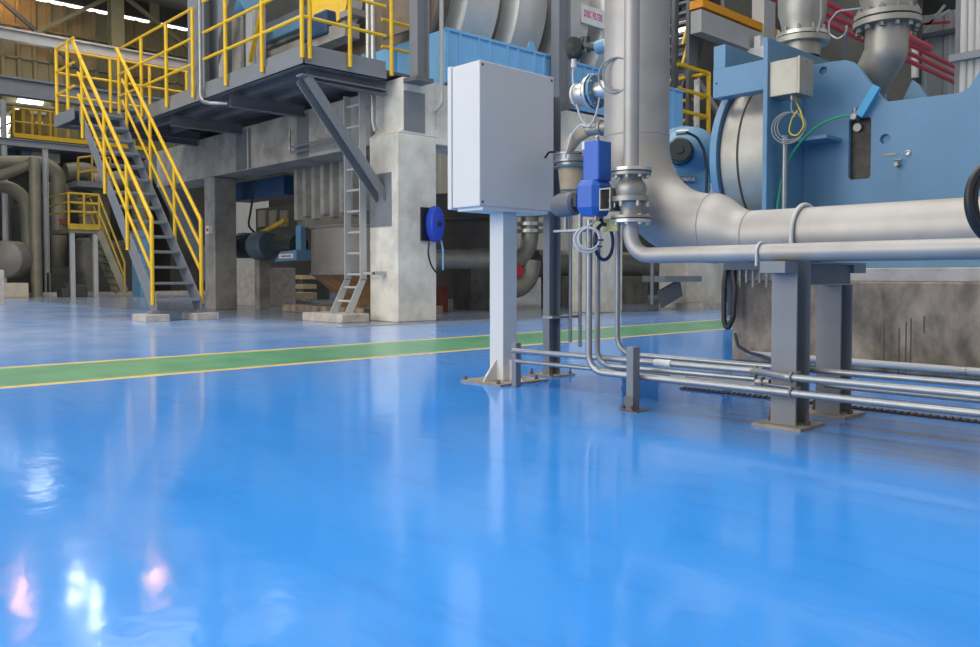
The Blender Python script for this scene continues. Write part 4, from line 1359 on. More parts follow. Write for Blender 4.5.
b = MB(); a, c = at(449, 296, x=-12.2), at(470, 296, x=-12.2)
b.box(-12.8, -11.5, a.y, c.y, 0.0, 0.15)
solo('floor_kerb', b, M_concl, 'low pale kerb on the floor behind the cabinet post', 'kerb')
b = MB(); q = at(519, 271, x=-9.8); b.cyl(q, q + Vector((0.02, 0, 0)), 0.09, n=20)
b.ring(q, (1, 0, 0), 0.09, 0.018, 20, 8)
solo('red_handwheel', b, M_red, 'red round cover beside the bend of the return pipe', 'cover')
# things further right under the vat
b = MB(); a, c = at(566, 290, x=-11.5), at(665, 290, x=-11.5)
b.tube([(-11.5, a.y - 1, 0.85), (-11.5, c.y, 0.85)], 0.28, n=20)
solo('low_duct', b, M_ssd, 'thick dim duct lying low under the vat behind the risers', 'duct')
for px0, px1, x_ in ((570, 600, -11.0), (618, 655, -11.0)):
    a, c = at(px0, 300, x=x_), at(px1, 300, x=x_)
    b = MB(); b.box(x_ - 0.8, x_ - 0.2, a.y, c.y, 0, 0.6)
    solo('duct_plinth', b, M_concd, 'low plinth of the dim duct, ' + ('behind the risers' if px0 < 600 else 'below the small pipe elbow'), 'plinth', None, 0.01)
b = MB(); a, c = at(576, 273, x=-10.8), at(586, 273, x=-10.8); b.box(-10.9, -10.8, a.y, c.y, a.z - 0.05, a.z + 0.06).box(-10.87, -10.83, a.y + 0.02, a.y + 0.05, 0, a.z)
solo('yellow_guard', b, M_yel, 'small yellow guard in the shade behind the risers', 'guard')
sb = thing('steel_step', 'grey steel step landing with a sloping stringer below the small pipe', 'steps', at(675, 300, x=-8.4))
a, c = at(655, 280, x=-8.3), at(692, 280, x=-8.3)
b = MB(); b.box(-8.56, -8.1, a.y, min(c.y, 12.97), at(660, 282, x=-8.3).z, at(660, 276, x=-8.3).z)
obj('landing', b, M_grey, sb)
p0, p1 = at(655, 302, x=-8.4), at(682, 282, x=-8.4)
b = MB(); b.bar((-8.3, p0.y, 0.2), (-8.3, p1.y - 0.2, p1.z - 0.1), 0.05, 0.3)
obj('stringer', b, M_greyd, sb)
b = MB(); b.box(-8.58, -8.0, at(638, 305, x=-9.4).y, at(668, 305, x=-9.4).y, 0, 0.12)
obj('plinth', b, M_concl, sb)
b = MB(); q = at(652, 280, x=-8.35); b.cyl((-8.35, q.y, 0.12), (-8.35, q.y, 0.9), 0.03, n=8)
obj('post', b, M_grey, sb)

# ================================================================== RIGHT BACKGROUND: steel gallery behind the press
def bgcol(px0, px1, x, z1, lab, m=M_greyd, z0=0):
    a, c = at(px0, 100, x=x), at(px1, 100, x=x)
    b = MB(); b.hbeam((x, (a.y + c.y) / 2, z0), (x, (a.y + c.y) / 2, z1), 0.08, (c.y - a.y) * 0.8, 0.015, 0.025, (1, 0, 0))
    return solo('gallery_column', b, m, lab, 'column', 'gallery columns')
bgcol(672, 677, -9.6, 9, 'thin gallery column touching the right edge of the wide vertical pipe')
bgcol(686, 697, -9.8, 9, 'gallery column between the wide pipe and the blue press')
bgcol(721, 728, -9.6, 9, 'gallery column rising just left of the blue cross head')
gal = thing('gallery_stair', 'dark steel gallery stair with yellow handrails high behind the wide pipe', 'stairs', at(700, 60, x=-9))
p0, p1 = at(682, 104, x=-11.0), at(716, -30, x=-11.0)
for dx in (0, -0.9):
    b = MB(); b.bar(p0 + Vector((dx, 0, 0)), p1 + Vector((dx, 0, 0)), 0.05, 0.34)
    obj('stringer', b, M_dkblue, gal)
    for off in (0.9, 1.35):
        b = MB(); b.tube([p0 + Vector((dx, 0, off)), p1 + Vector((dx, 0, off))], 0.035, n=8)
        obj('handrail', b, M_yel, gal, label='yellow handrail')
for i in range(12):
    q = p0.lerp(p1, (i + 0.5) / 12)
    b = MB(); b.box(q.x - 0.88, q.x - 0.02, q.y - 0.12, q.y + 0.12, q.z - 0.03, q.z + 0.03)
    obj('tread', b, M_grey, gal)
for px, py, px2, py2 in ((697, 30, 726, 40), (699, 46, 722, 54), (697, 60, 720, 66)):
    b = MB(); b.bar(at(px, py, x=-12.4), at(px2, py2, x=-12.4), 0.2, 0.12)
    obj('landing_beam', b, M_greyl, gal)
gr = thing('gallery_railing', 'yellow gallery railing seen between the wide pipe and the blue press', 'railing', at(708, 110, x=-9.4))
yA, yB = at(678, 100, x=-9.4).y, at(708.5, 100, x=-9.4).y
zr = [at(708, py, x=-9.4).z for py in (73, 96.5, 117)]
for z in zr:
    b = MB(); b.tube([(-9.4, yA, z), (-9.4, yB, z), (-10.4, yB, z)], 0.04, n=8)
    obj('rail', b, M_yel, gr)
b = MB(); b.cyl((-9.4, yB, zr[2] - 0.6), (-9.4, yB, zr[0]), 0.045, n=8)
obj('post', b, M_yel, gr)
b = MB(); b.box(-12, -9.3, 14.4, yB + 6, zr[2] - 0.75, zr[2] - 0.6)
solo('gallery_deck', b, M_greyd, 'dark deck under the yellow gallery railing', 'deck')
b = MB(); pT, pU = at(697, 80, x=-10.2), at(722, 119, x=-10.2); b.bar(pT, pT + (pU - pT) * (pT.z / (pT.z - pU.z)), 0.08, 0.12)
solo('gallery_brace', b, M_greyl, 'pale diagonal brace between the gallery railing and the blue press', 'brace')
b = MB(); b.cyl((-9.6, at(697, 80, x=-9.6).y, 0.0), (-9.6, at(697, 80, x=-9.6).y, at(697, 80, x=-9.6).z), 0.06, n=8)
solo('gallery_post', b, M_white, 'white slim post behind the gallery column', 'post')
# beams overhead
b = MB(); p0, p1 = at(728, 17, x=-9.5), at(775, 36, x=-9.5); b.bar(p0 + (p0 - p1) * 0.6, p1 + (p1 - p0) * 2.5, 0.3, 0.16)
solo('gallery_beam', b, M_orange, 'orange edged gallery beam above the blue press', 'beam')
b = MB(); b.bar(p0 + (p0 - p1) * 0.6 + Vector((0, 0, -0.35)), p1 + (p1 - p0) * 2.5 + Vector((0, 0, -0.35)), 0.25, 0.45)
solo('gallery_beam', b, M_greyl, 'pale grey beam under the orange gallery beam', 'beam')
for px, py, w_, h_, lab in ((707, 69, 0.5, 0.3, 'small window panel low between the gallery columns'), (729, 45, 1.0, 0.35, 'window panel right of the gallery column')):
    pass
for i, (px, py, dx, dz_) in enumerate(((681, 30, .5, .25), (705, 67, .5, .35), (730, 47, .8, .35), (716, 40, .3, .4), (764, 20, .25, 1.0))):
    q = at(px, py, y=22)
    b = MB(); b.box(q.x - dx, q.x + dx, 21.98, 22.0, q.z - dz_, q.z + dz_)
    struct('window_%d' % (i + 8), b, E_white)
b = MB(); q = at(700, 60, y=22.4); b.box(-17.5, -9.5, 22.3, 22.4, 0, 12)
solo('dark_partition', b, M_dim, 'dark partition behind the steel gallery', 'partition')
for px0, px1, z0_, z1_, x_, lab, m in ((752, 764, 2.0, 9, -6.2, 'pale pillar behind the blue tie beam', M_wallg),):
    a, c = at(px0, 20, y=17), at(px1, 20, y=17)
    b = MB(); b.box(a.x, c.x, 17, 17.5, 0, 11)
    solo('pale_pillar', b, m, 'pale pillar high behind the left press nozzle', 'pillar')
q = at(759, 52, y=16.5)
b = MB(); b.box(q.x - 0.28, q.x + 0.2, 16.5, 17.0, q.z - 0.22, q.z + 0.12)
b.box(q.x - 0.12, q.x + 0.02, 16.5, 16.7, q.z + 0.12, q.z + 0.35)
solo('white_device_box', b, M_white, 'white device box above the blue tie beam', 'box')
# red sprinkler pipes
for (px, py), x_, lab in (((840, 10), -6.0, 'uppermost'), ((840, 20), -6.0, 'middle'), ((846, 32), -5.6, 'lowest')):
    q = at(px, py, x=x_)
    b = MB(); b.tube([(x_, q.y - 4, q.z), (x_, q.y + 6, q.z)], 0.04, n=12)
    solo('sprinkler_pipe', b, M_red, lab + ' of the three red pipes between the press nozzles', 'pipe', 'red pipes')
q = at(911, 39, x=-4.4); b = MB(); b.tube([(-4.4, q.y - 0.8, q.z), (-4.4, q.y + 0.7, q.z)], 0.05, n=12); b.cyl((-4.4, q.y, q.z), (-4.4, q.y, 12.2), 0.012, n=6)
solo('sprinkler_pipe', b, M_red, 'short red pipe right of the elbow nozzle', 'pipe', 'red pipes')
# right-hand building column with conduits
a, c = at(950, 50, y=13), at(964, 50, y=13)
b = MB(); b.box(a.x, at(992, 50, y=13).x, 13.2, 13.6, 0, 12.1)
solo('building_column', b, M_greyd, 'broad grey building column at the upper right with conduits', 'column')
for px in (964, 971.5, 979):
    q = at(px, 50, y=13.1); b = MB(); b.tube([(q.x, 13.1, 0.5), (q.x, 13.1, 11.5)], 0.05, n=10)
    solo('riser_conduit', b, M_wallg, {964: 'left', 971.5: 'middle', 979: 'right'}[px] + ' of three pale conduits on the broad grey column', 'conduit', 'conduits on the grey column')
q = at(950, 59, y=13.0); b = MB(); b.box(q.x, q.x + 1.4, 12.95, 13.05, q.z - 0.05, q.z + 0.05)
solo('conduit_rail', b, M_grey, 'cross rail clamping the conduits on the broad grey column', 'rail')
for k, (p, q_) in enumerate((((915, 25), (950, 22)), ((915, 32), (950, 10)), ((925, 30), (945, 5)))):
    b = MB(); b.bar(at(*p, y=20), at(*q_, y=20), 0.05, 0.05)
    solo('roof_brace', b, M_red if k == 0 else M_wallg, ['dull red', 'pale upper', 'pale steep'][k] + ' roof brace in front of the grey sheet wall', 'brace', 'roof braces')
b = MB(); q0 = at(915, 48, y=18); b.cyl(at(915, 46, y=18), at(915, 78, y=18), 0.07, n=10)
solo('downpipe', b, M_wallg, 'pale downpipe on the grey sheet wall right of the elbow nozzle', 'pipe')
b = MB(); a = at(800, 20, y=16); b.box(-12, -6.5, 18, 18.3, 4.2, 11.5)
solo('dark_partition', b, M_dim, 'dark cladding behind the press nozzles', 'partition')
# ================================================================== PLATFORM, STAIR, RAILINGS
YF = 5.15
pf = thing('steel_platform', 'grey steel platform on brackets above the two concrete columns', 'platform', (-12, 5.8, 3.1))
b = MB(); b.box(-14.97, -8.73, YF + 0.03, 7.1, 3.20, 3.235); b.box(-14.97, -12.1, 7.1, 9.0, 3.20, 3.235)
obj('deck', b, M_greyd, pf)
b = MB(); b.box(-14.05, -8.70, YF, YF + 0.012, 3.10, 3.24); b.box(-14.05, -8.70, YF, YF + 0.05, 3.10, 3.112)
obj('edge_channel', b, M_grey, pf)
b = MB(); b.box(-14.05, -8.70, YF + 0.02, YF + 0.028, 3.235, 3.34)
obj('toe_board', b, M_grey, pf)
b = MB(); b.box(-8.712, -8.70, YF, 6.35, 3.10, 3.24); b.box(-8.75, -8.70, YF, 6.35, 3.10, 3.112)
obj('edge_channel', b, M_grey, pf)
b = MB(); b.box(-8.728, -8.72, YF, 6.35, 3.235, 3.34)
obj('toe_board', b, M_grey, pf)
for x in (-8.86, -10.9, -12.9, -14.6):
    b = MB(); b.hbeam((x, YF + 0.14, 3.02), (x, 6.45, 3.02), 0.12, 0.16, 0.012, 0.01, (1, 0, 0))
    obj('bracket_beam', b, M_greyd, pf)
for yy in (5.5, 5.95):
    b = MB(); b.ubeam((-14.8, yy, 3.15), (-8.8, yy, 3.15), 0.06, 0.10, 0.008, (0, 1, 0))
    obj('joist', b, M_greyd, pf)
# landing reaching out over the stair head
b = MB(); b.box(-14.98, -13.98, 4.2, YF + 0.02, 3.19, 3.225)
obj('landing_deck', b, M_greyd, pf)
b = MB(); b.box(-14.98, -13.98, 4.19, 4.202, 3.05, 3.24)
obj('landing_edge', b, M_grey, pf)
b = MB(); b.box(-14.99, -14.978, 4.2, 7.2, 3.05, 3.30)
obj('landing_edge', b, M_grey, pf)
b = MB(); b.hbeam((-14.5, 4.3, 3.10), (-14.5, 6.45, 3.10), 0.1, 0.14, 0.012, 0.01, (1, 0, 0))
obj('bracket_beam', b, M_greyd, pf)
# diagonal brace
p0, p1 = Vector((-8.93, 6.40, 1.66)), Vector((-8.86, 5.24, 2.97))
b = MB(); b.ubeam(p0 + (p0 - p1) * 0.04, p1, 0.13, 0.17, 0.012, (0.2, -0.8, -0.8))
obj('diagonal_brace', b, M_grey, pf)
b = MB(); b.bar((-8.86, YF + 0.03, 3.0), (-8.86, 6.43, 3.0), 0.14, 0.02)
obj('brace_plate', b, M_grey, pf)


def railing(name, label, segs, posts, zs, z0, r=0.021, rp=0.026, group='yellow railings'):
    """segs: polyline of (x, y); posts: list of (x, y)"""
    t = thing(name, label, 'railing', (segs[0][0], segs[0][1], z0), group)
    for z in zs:
        b = MB(); b.tube([(x, y, z) for x, y in segs], r, 0.03, 10)
        obj('rail', b, M_yel, t)
    for x, y in posts:
        b = MB(); b.cyl((x, y, z0), (x, y, zs[0] - 0.005), rp, n=12)
        obj('post', b, M_yel, t)
    return t

ZT, ZM, ZL = 4.43, 4.01, 3.64
yr = YF - 0.035
xp = lambda px, py: at(px, py, y=yr).x
railing('guard_railing', 'yellow guard railing on the platform edge right behind the stair head', [(xp(119, 48), yr), (xp(193, 20), yr)],
        [(xp(p, 90), yr) for p in (119, 141.5, 166.5, 193)], (ZT, ZM, ZL), 3.16)
railing('guard_railing', 'yellow guard railing around the free corner of the platform above the diagonal brace', [(xp(203, 20), yr), (-8.665, yr), (-8.665, 6.31)],
        [(xp(p, 60), yr) for p in (225.5, 262)] + [(xp(302, 40), yr), (-8.665, YF + 0.06), (-8.665, at(350, 40, x=-8.665).y), (-8.665, at(391.5, 40, x=-8.665).y)],
        (ZT + 0.01, ZM, ZL), 3.16)
ysx = at(391.5, 40, x=-8.665).y
railing('guard_railing', 'short yellow rails bridging from the platform corner to the stanchion', [(-8.9, ysx + 0.02), (-8.9, at(414, 27, x=-8.9).y)],
        [], (ZT - 0.06, ZM - 0.08, ZL - 0.06), 3.4)
railing('guard_railing', 'yellow guard railing at the back corner of the stair landing', [(-14.03, 4.22), (-14.96, 4.22), (-14.96, 7.1)],
        [(-14.93, 4.22), (-14.35, 4.22), (-14.96, 5.08), (-14.96, 5.75), (-14.96, 6.42)], (4.33, 3.95, 3.58), 3.06)

# stair
sr = thing('yellow_rail_stair', 'grey steel stair with yellow handrails rising to the platform', 'stairs', (-11.1, 4.6, 0))
yl, yrg = 4.275, 4.885
XB, ZB_, XT, ZT_ = -10.98, 0.14, -13.97, 3.22
sl = (ZT_ - ZB_) / (XT - XB)
for y in (yl, yrg):
    b = MB()
    w = 0.115
    b.prism([(XB, ZB_), (XB - 0.20, ZB_), (XT, ZT_ - 0.19), (XT, ZT_ + 0.05), (XB, ZB_ + 0.15)], 'y', y - 0.006, y + 0.006)
    obj('stringer', b, M_grey, sr)
    b = MB(); b.box(XB - 0.20, XB - 0.02, y - 0.05, y + 0.05, 0.095, 0.14)
    obj('foot', b, M_grey, sr)
NT = 14
for i in range(NT):
    t = (i + 0.35) / NT
    x = XB + (XT - XB) * t - 0.06
    z = ZB_ + (ZT_ - ZB_) * t + 0.08
    b = MB(); b.box(x - 0.12, x + 0.12, yl + 0.006, yrg - 0.006, z - 0.035, z)
    obj('tread', b, M_grey, sr, 0.004)
    if i in (2, 5, 9):
        pass
for y, s_ in ((yl - 0.03, 0), (yrg + 0.03, 1)):
    hx0 = XB - 0.06
    t = None
    for k, off in enumerate((0.0, 0.36, 0.70)):
        b = MB()
        top = Vector((-14.12, y, 4.32 - off)) if k == 0 else Vector((-13.93, y, 4.13 - off))
        bot = Vector((hx0, y, 1.36 - off))
        if k == 0:
            b.tube([top + Vector((-0.05, 0, 0)), bot, Vector((hx0, y, 0.22))], 0.027, 0.05, 12)
        else:
            b.tube([top, bot], 0.022, n=10)
        obj('handrail', b, M_yel, sr, label='yellow handrail')
    for f in (0.30, 0.60, 0.93):
        x = hx0 + (-13.95 - hx0) * f
        zt = 1.36 + (4.17 - 1.36) * f
        zb = zt - 1.24
        b = MB(); b.cyl((x, y, zb), (x, y, zt - 0.01), 0.026, n=12)
        obj('baluster', b, M_yel, sr, label='yellow baluster')
for (px0, px1, yy0, yy1, lab) in ((0, 0, 4.08, 4.40, 'left'), (0, 0, 4.76, 5.08, 'right')):
    b = MB(); b.box(-11.34, -10.86, yy0, yy1, 0, 0.095)
    solo('stair_plinth', b, M_concl, 'small concrete pad under the %s foot of the yellow railed stair' % lab, 'plinth', 'stair pads', 0.008)

# stanchion in the railing line with its conduit
a, c = xp(181, 60), xp(197, 60)
st2 = thing('steel_stanchion', 'grey double steel stanchion standing on the platform edge between two railings', 'stanchion', ((a + c) / 2, 5.3, 3.24), 'platform stanchions')
b = MB(); b.hbeam(((a + c) / 2, 5.33, 3.24), ((a + c) / 2, 5.33, 6.5), c - a, 0.22, 0.012, 0.012, (1, 0, 0))
obj('shaft', b, M_grey, st2)
b = MB(); b.box(a - 0.05, c + 0.05, 5.19, 5.47, 3.236, 3.252)
obj('base_plate', b, M_greyd, st2)
b = MB(); q = xp(202, 60); b.tube([(q, 5.09, 6.4), (q, 5.09, 3.06), (q + 0.25, 5.12, 3.00), (q + 0.4, 5.3, 3.0)], 0.028, 0.12, 10)
solo('platform_conduit', b, M_galv, 'shiny upright conduit in front of the platform edge beside the double stanchion', 'conduit')

# drive unit and plates standing on the platform behind the railing
du = thing('filter_drive', 'blue and yellow drive unit on a steel frame behind the platform railing', 'drive unit', at(320, 40, y=6.9))
def bx(px0, px1, py0, py1, y, dep):
    p, q = at(px0, py1, y=y), at(px1, py0, y=y)
    m_ = MB(); return m_.box(p.x, q.x, y, y + dep, at((px0 + px1) / 2, py1, y=y).z, at((px0 + px1) / 2, py0, y=y).z)
obj('frame_beam', bx(258, 345, 38, 52, 6.75, 0.25), M_concd, du)
obj('frame_beam', bx(262, 330, 10, 22, 6.95, 0.2), M_greyd, du)
obj('frame_beam', bx(262, 352, 26, 32, 6.9, 0.25), M_concd, du)
obj('gearbox', bx(300, 326, 14, 38, 6.7, 0.45), M_blued, du, 0.03)
obj('motor_foot', bx(262, 300, 22, 36, 6.8, 0.35), M_blue, du, 0.02)
q = at(331, 5, y=6.9)
b = MB(); b.lathe([(0.0, -0.1), (0.30, -0.1), (0.33, -0.06), (0.33, 0.1), (0.0, 0.12)], q, (0.45, -0.9, 0), 36)
obj('belt_guard', b, M_yel, du, label='round yellow belt guard')
b = MB(); b.lathe([(0.2, 0.0), (0.4, 0.0), (0.4, 0.10), (0.2, 0.10)], q + Vector((0.12, 0.12, -0.05)), (0.45, -0.9, 0), 36)
obj('pulley', b, M_greyd, du)
for k, (px0, px1, py0, py1) in enumerate(((216, 222, 14, 78), (232, 240, 14, 70), (246, 252, 10, 66), (256, 262, 8, 62))):
    pt = bx(px0, px1, py0, py1, 6.6, 0.06)
    for v in pt.v:
        v.z = 3.236 if v.z < 4.4 else v.z
    solo('cladding_plate', pt, M_greyl if k % 2 == 0 else M_concd, '%s of the row of upright grey plates behind the railing' % ['leftmost', 'second from left', 'third from left', 'rightmost'][k], 'plate', 'upright plates')
b = MB(); b.bar(at(212, 62, y=6.3), at(232, -14, y=6.3), 0.12, 0.3)
for v in b.v: v.z = max(v.z, 3.24)
solo('inclined_chute', b, M_grey, 'slanting grey chute beside the double stanchion', 'chute')
b = MB(); q = at(232, 4, y=7.6); b.lathe([(0, -0.6), (0.3, -0.6), (0.3, 0.6), (0, 0.6)], q, (1, 0.2, 0), 24)
solo('drive_motor', b, M_blue, 'blue motor high behind the platform railing', 'motor')
b = MB(); b.box(at(205, 40, y=8.8).x, -12.2, 8.8, 9.0, 3.236, 6.5)
solo('dark_partition', b, M_dim, 'dark cladding behind the drive unit on the platform', 'partition')
b = MB(); b.bar(at(250, 62, y=6.2), at(264, 0, y=6.2), 0.05, 0.05)
solo('yellow_strut', b, M_yel, 'slanting yellow strut behind the platform railing', 'strut')
for k, px in enumerate((368, 373)):
    q = at(px, 40, y=6.75); b = MB(); b.cyl((q.x, 6.75, 3.24), (q.x, 6.75, 6.4), 0.035, n=10)
    solo('platform_conduit', b, M_ssb, '%s of two shiny upright tubes behind the right platform railing' % ('left' if k == 0 else 'right'), 'conduit', 'shiny upright tubes')
b = MB(); q = at(364, 52, y=6.7); b.prism([(q.x - 0.1, 3.236), (q.x + 0.1, 3.236), (q.x + 0.04, 3.55), (q.x - 0.04, 3.55)], 'y', 6.68, 6.72)
solo('lifting_lug', b, M_sky, 'pale blue lifting lug behind the right platform railing', 'lug')
b = MB(); b.box(at(382, 30, y=7.0).x, at(412, 30, y=7.0).x, 7.0, 7.05, 3.95, 6.5)
solo('steel_sheet', b, M_gap, 'dull steel sheet standing beside the stanchion', 'sheet')

# ladder by the pale column
ld = thing('cat_ladder', 'narrow grey steel ladder flaring at its foot beside the pale column', 'ladder', (-9.4, 6.1, 0.12))
xl0, xl1 = -9.49, -9.13
for x in (xl0, xl1):
    b = MB(); b.box(x - 0.008, x + 0.008, 6.22, 6.32, 0.55, 3.0)
    b.add([(x - 0.008, 6.22, 0.56), (x + 0.008, 6.22, 0.56), (x + 0.008, 6.32, 0.56), (x - 0.008, 6.32, 0.56),
           (x - 0.008, 5.98, 0.11), (x + 0.008, 5.98, 0.11), (x + 0.008, 6.10, 0.11), (x - 0.008, 6.10, 0.11)],
          [(0, 1, 2, 3), (7, 6, 5, 4), (0, 4, 5, 1), (1, 5, 6, 2), (2, 6, 7, 3), (3, 7, 4, 0)])
    obj('stringer', b, M_greyl, ld)
for i in range(9):
    z = 0.62 + i * 0.28
    b = MB(); b.cyl((xl0, 6.27, z), (xl1, 6.27, z), 0.017, n=8)
    obj('rung', b, M_greyl, ld)
for f in (0.25, 0.65):
    b = MB(); b.cyl((xl0, 6.27 - 0.24 * f, 0.56 - 0.45 * f), (xl1, 6.27 - 0.24 * f, 0.56 - 0.45 * f), 0.017, n=8)
    obj('rung', b, M_greyl, ld)
b = MB(); b.box(xl1, -8.85, 6.26, 6.29, 0.62, 0.65); b.box(-8.90, -8.84, 6.26, 6.44, 0.61, 0.66)
obj('wall_tie', b, M_greyl, ld)
b = MB(); b.box(-9.92, -8.95, 5.82, 6.24, 0, 0.11)
solo('ladder_plinth', b, M_concl, 'pale concrete pad under the flared ladder foot', 'plinth', None, 0.01)

# hopper tank under the platform
hx, hy = -10.9, 7.35
def wb_at(px, py, x): return at(px, py, x=x)
hp_ = thing('pulp_hopper', 'dull steel hopper with fluted top and rusty foot between the columns', 'hopper', (hx, hy, 0))
pl_, pr2 = at(308, 250, y=7.0), at(374, 250, y=7.0)
hxc = (pl_.x + pr2.x) / 2 - 0.25; hr_ = 0.98
b = MB(); b.lathe([(0.0, 0.62), (hr_, 0.62), (hr_, 1.35), (hr_ - 0.05, 1.40), (0.0, 1.40)], (hxc, 7.8, 0), (0, 0, 1), 40)
obj('shell', b, M_hop, hp_)
b = MB(); b.lathe([(0.0, 0.12), (0.56, 0.12), (0.60, 0.30), (hr_, 0.62), (0, 0.63)], (hxc, 7.8, 0), (0, 0, 1), 40)
obj('rusty_foot', b, M_rust, hp_, label='rusty lower cone')
b = MB(); b.ring((hxc, 7.8, 1.36), (0, 0, 1), hr_, 0.03, 40, 8).ring((hxc, 7.8, 0.63), (0, 0, 1), hr_ + 0.01, 0.02, 40, 8)
obj('rim_band', b, M_hop, hp_)
b = MB(); b.box(hxc - 1.25, hxc + 0.75, 7.15, 8.4, 1.40, 2.40)
obj('top_casing', b, M_hop, hp_)
for i in range(8):
    x = hxc - 1.22 + i * 0.27
    b = MB(); b.prism([(x, 7.15), (x + 0.03, 7.06), (x + 0.13, 7.06), (x + 0.16, 7.15)], 'z', 1.52 + 0.05 * (i % 2), 2.40)
    obj('flute', b, M_concd, hp_)
b = MB(); b.box(hxc - 1.6, hxc + 0.8, 7.05, 8.6, 0, 0.12)
solo('hopper_plinth', b, M_concs, 'flat stained pad under the rusty hopper', 'plinth', None, 0.01)
# red end of something behind the ladder
b = MB(); q0, q1 = at(357, 300, y=8.9), at(378, 300, y=8.9); b.box(q0.x, q1.x, 8.9, 9.3, 0.0, 0.55)
solo('rust_red_base', b, M_brick, 'rust red base behind the ladder foot', 'base')

# agitator motor on the side of the hopper
am = thing('agitator_motor', 'dark motor and gearbox with yellow lifting bar left of the hopper', 'motor', at(272, 250, y=7.3))
A = lambda px, py: at(px, py, y=7.2)
b = MB(); b.lathe([(0.0, -0.02), (0.19, 0.0), (0.22, 0.05), (0.22, 0.46), (0.19, 0.5), (0.0, 0.5)], A(238, 246), (1, 0.0, 0), 28)
for i in range(14):
    a = 2 * PI * i / 14
    c_ = A(238, 246) + Vector((0.08, 0.222 * math.cos(a), 0.222 * math.sin(a)))
    b.bar(c_, c_ + Vector((0.34, 0, 0)), 0.014, 0.03, (0, math.cos(a), math.sin(a)))
obj('motor', b, M_dkblue, am)
b = MB(); b.lathe([(0.0, 0.0), (0.22, 0.0), (0.26, 0.06), (0.26, 0.40), (0.22, 0.48), (0.0, 0.48)], A(257, 246), (1, 0, 0), 28)
obj('gearbox', b, mat('gearbox_blue_grey', (0.075, 0.11, 0.14), 0.5, var=0.2), am)
b = MB(); b.cyl(A(276, 244), A(300, 246), 0.13, n=18).cyl(A(290, 244), A(299, 245), 0.18, n=22)
obj('coupling', b, M_dkgreen, am)
b = MB(); b.prism([(A(284, 262).x, A(284, 262).z), (A(306, 260).x, A(306, 260).z), (A(306, 250).x, A(306, 250).z), (A(290, 252).x, A(290, 252).z)], 'y', 7.02, 7.3)
obj('bracket', b, M_blue, am, label='blue bracket')
b = MB(); b.box(A(289, 255).x, A(303, 255).x, 7.008, 7.02, A(296, 258.5).z, A(296, 254).z)
lpl_ = obj('label_plate', b, M_white, am, label='white label')
b = MB(); b.box(A(291.5, 256).x, A(301, 256).x, 7.004, 7.008, A(296, 257).z, A(296, 255.6).z)
obj('label_lettering', b, M_red, lpl_)
b = MB(); b.box(A(301, 230).x, A(306, 230).x, 7.1, 7.2, A(303, 250).z, A(303, 226).z)
obj('upright_bar', b, M_blue, am)
b = MB(); b.tube([A(256, 236), A(286, 220)], 0.045, n=10)
obj('lifting_bar', b, M_yeld, am, label='yellow lifting bar')
b = MB(); b.box(A(257, 262).x, A(262, 262).x, 7.15, 7.35, 0.0, A(259, 258).z)
obj('support_leg', b, M_concd, am)
b = MB(); b.tube([at(254, 190, y=7.2), at(250, 215, y=7.2), at(248, 226, y=7.2), at(258, 236, y=7.2)], 0.02, 0.2, 8)
solo('motor_cable', b, M_blk, 'black cable hanging down to the dark agitator motor', 'cable')
# steps, plinth and pale wall in the gap
b = MB(); q0, q1 = at(233, 298, x=-16.3), at(264, 299, x=-16.3)
b = MB(); b.box(at(232, 298, y=7.9).x, at(264, 298, y=7.9).x, 7.9, 8.6, 0, at(248, 268, y=7.9).z)
solo('motor_plinth', b, M_concl, 'square pale concrete plinth left of the hopper', 'plinth', None, 0.01)
sp_ = thing('timber_steps', 'low wooden steps in the gap behind the agitator motor', 'steps', at(284, 298, y=9.4))
for k, (py0, py1, dy) in enumerate(((292, 298, 0), (284, 288, 0.3), (275, 279, 0.6))):
    q0, q1 = at(264, py1, y=9.4 + dy), at(303, py1, y=9.4 + dy)
    b = MB(); b.box(q0.x, q1.x, 9.4 + dy, 9.75 + dy, q0.z, at(280, py0, y=9.4 + dy).z)
    obj('step', b, M_wood, sp_)
for px in (264,):
    q0 = at(px, 298, y=9.4); b = MB(); b.box(q0.x - 0.04, q0.x + 0.04, 9.4, 10.4, 0.0, at(px, 276, y=10).z)
    obj('side_board', b, M_concd, sp_)
b = MB(); b.box(at(206, 240, y=12).x, at(266, 240, y=12).x, 12, 12.1, 0, 3.4)
solo('pale_partition', b, M_wallg, 'pale sheet partition seen in the gap beside the dark column', 'partition')
ck = thing('dim_cabinet', 'dim equipment cabinet behind the yellow lifting bar', 'cabinet', at(272, 250, y=11))
b = MB(); b.box(at(256, 240, y=11).x, at(312, 240, y=11).x, 11, 11.5, 0.0, at(280, 206, y=11).z)
obj('body', b, M_dim, ck)
for i in range(3):
    b = MB(); q0, q1 = at(259 + i * 11, 227, y=10.98), at(266 + i * 11, 210, y=10.98); b.box(q0.x, q1.x, 10.95, 11.0, q0.z, q1.z)
    obj('panel', b, M_duct, ck)
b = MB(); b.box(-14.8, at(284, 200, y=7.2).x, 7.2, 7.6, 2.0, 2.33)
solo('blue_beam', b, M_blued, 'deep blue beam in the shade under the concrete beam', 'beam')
b = MB(); q0, q1 = at(283, 331, z=0), at(437, 322, z=0)
b.box(-8.30, -8.20, 5.3, 8.6, 0.0005, 0.004)
solo('floor_joint', b, M_concd, 'thin floor joint strip in front of the pale column', 'floor strip')

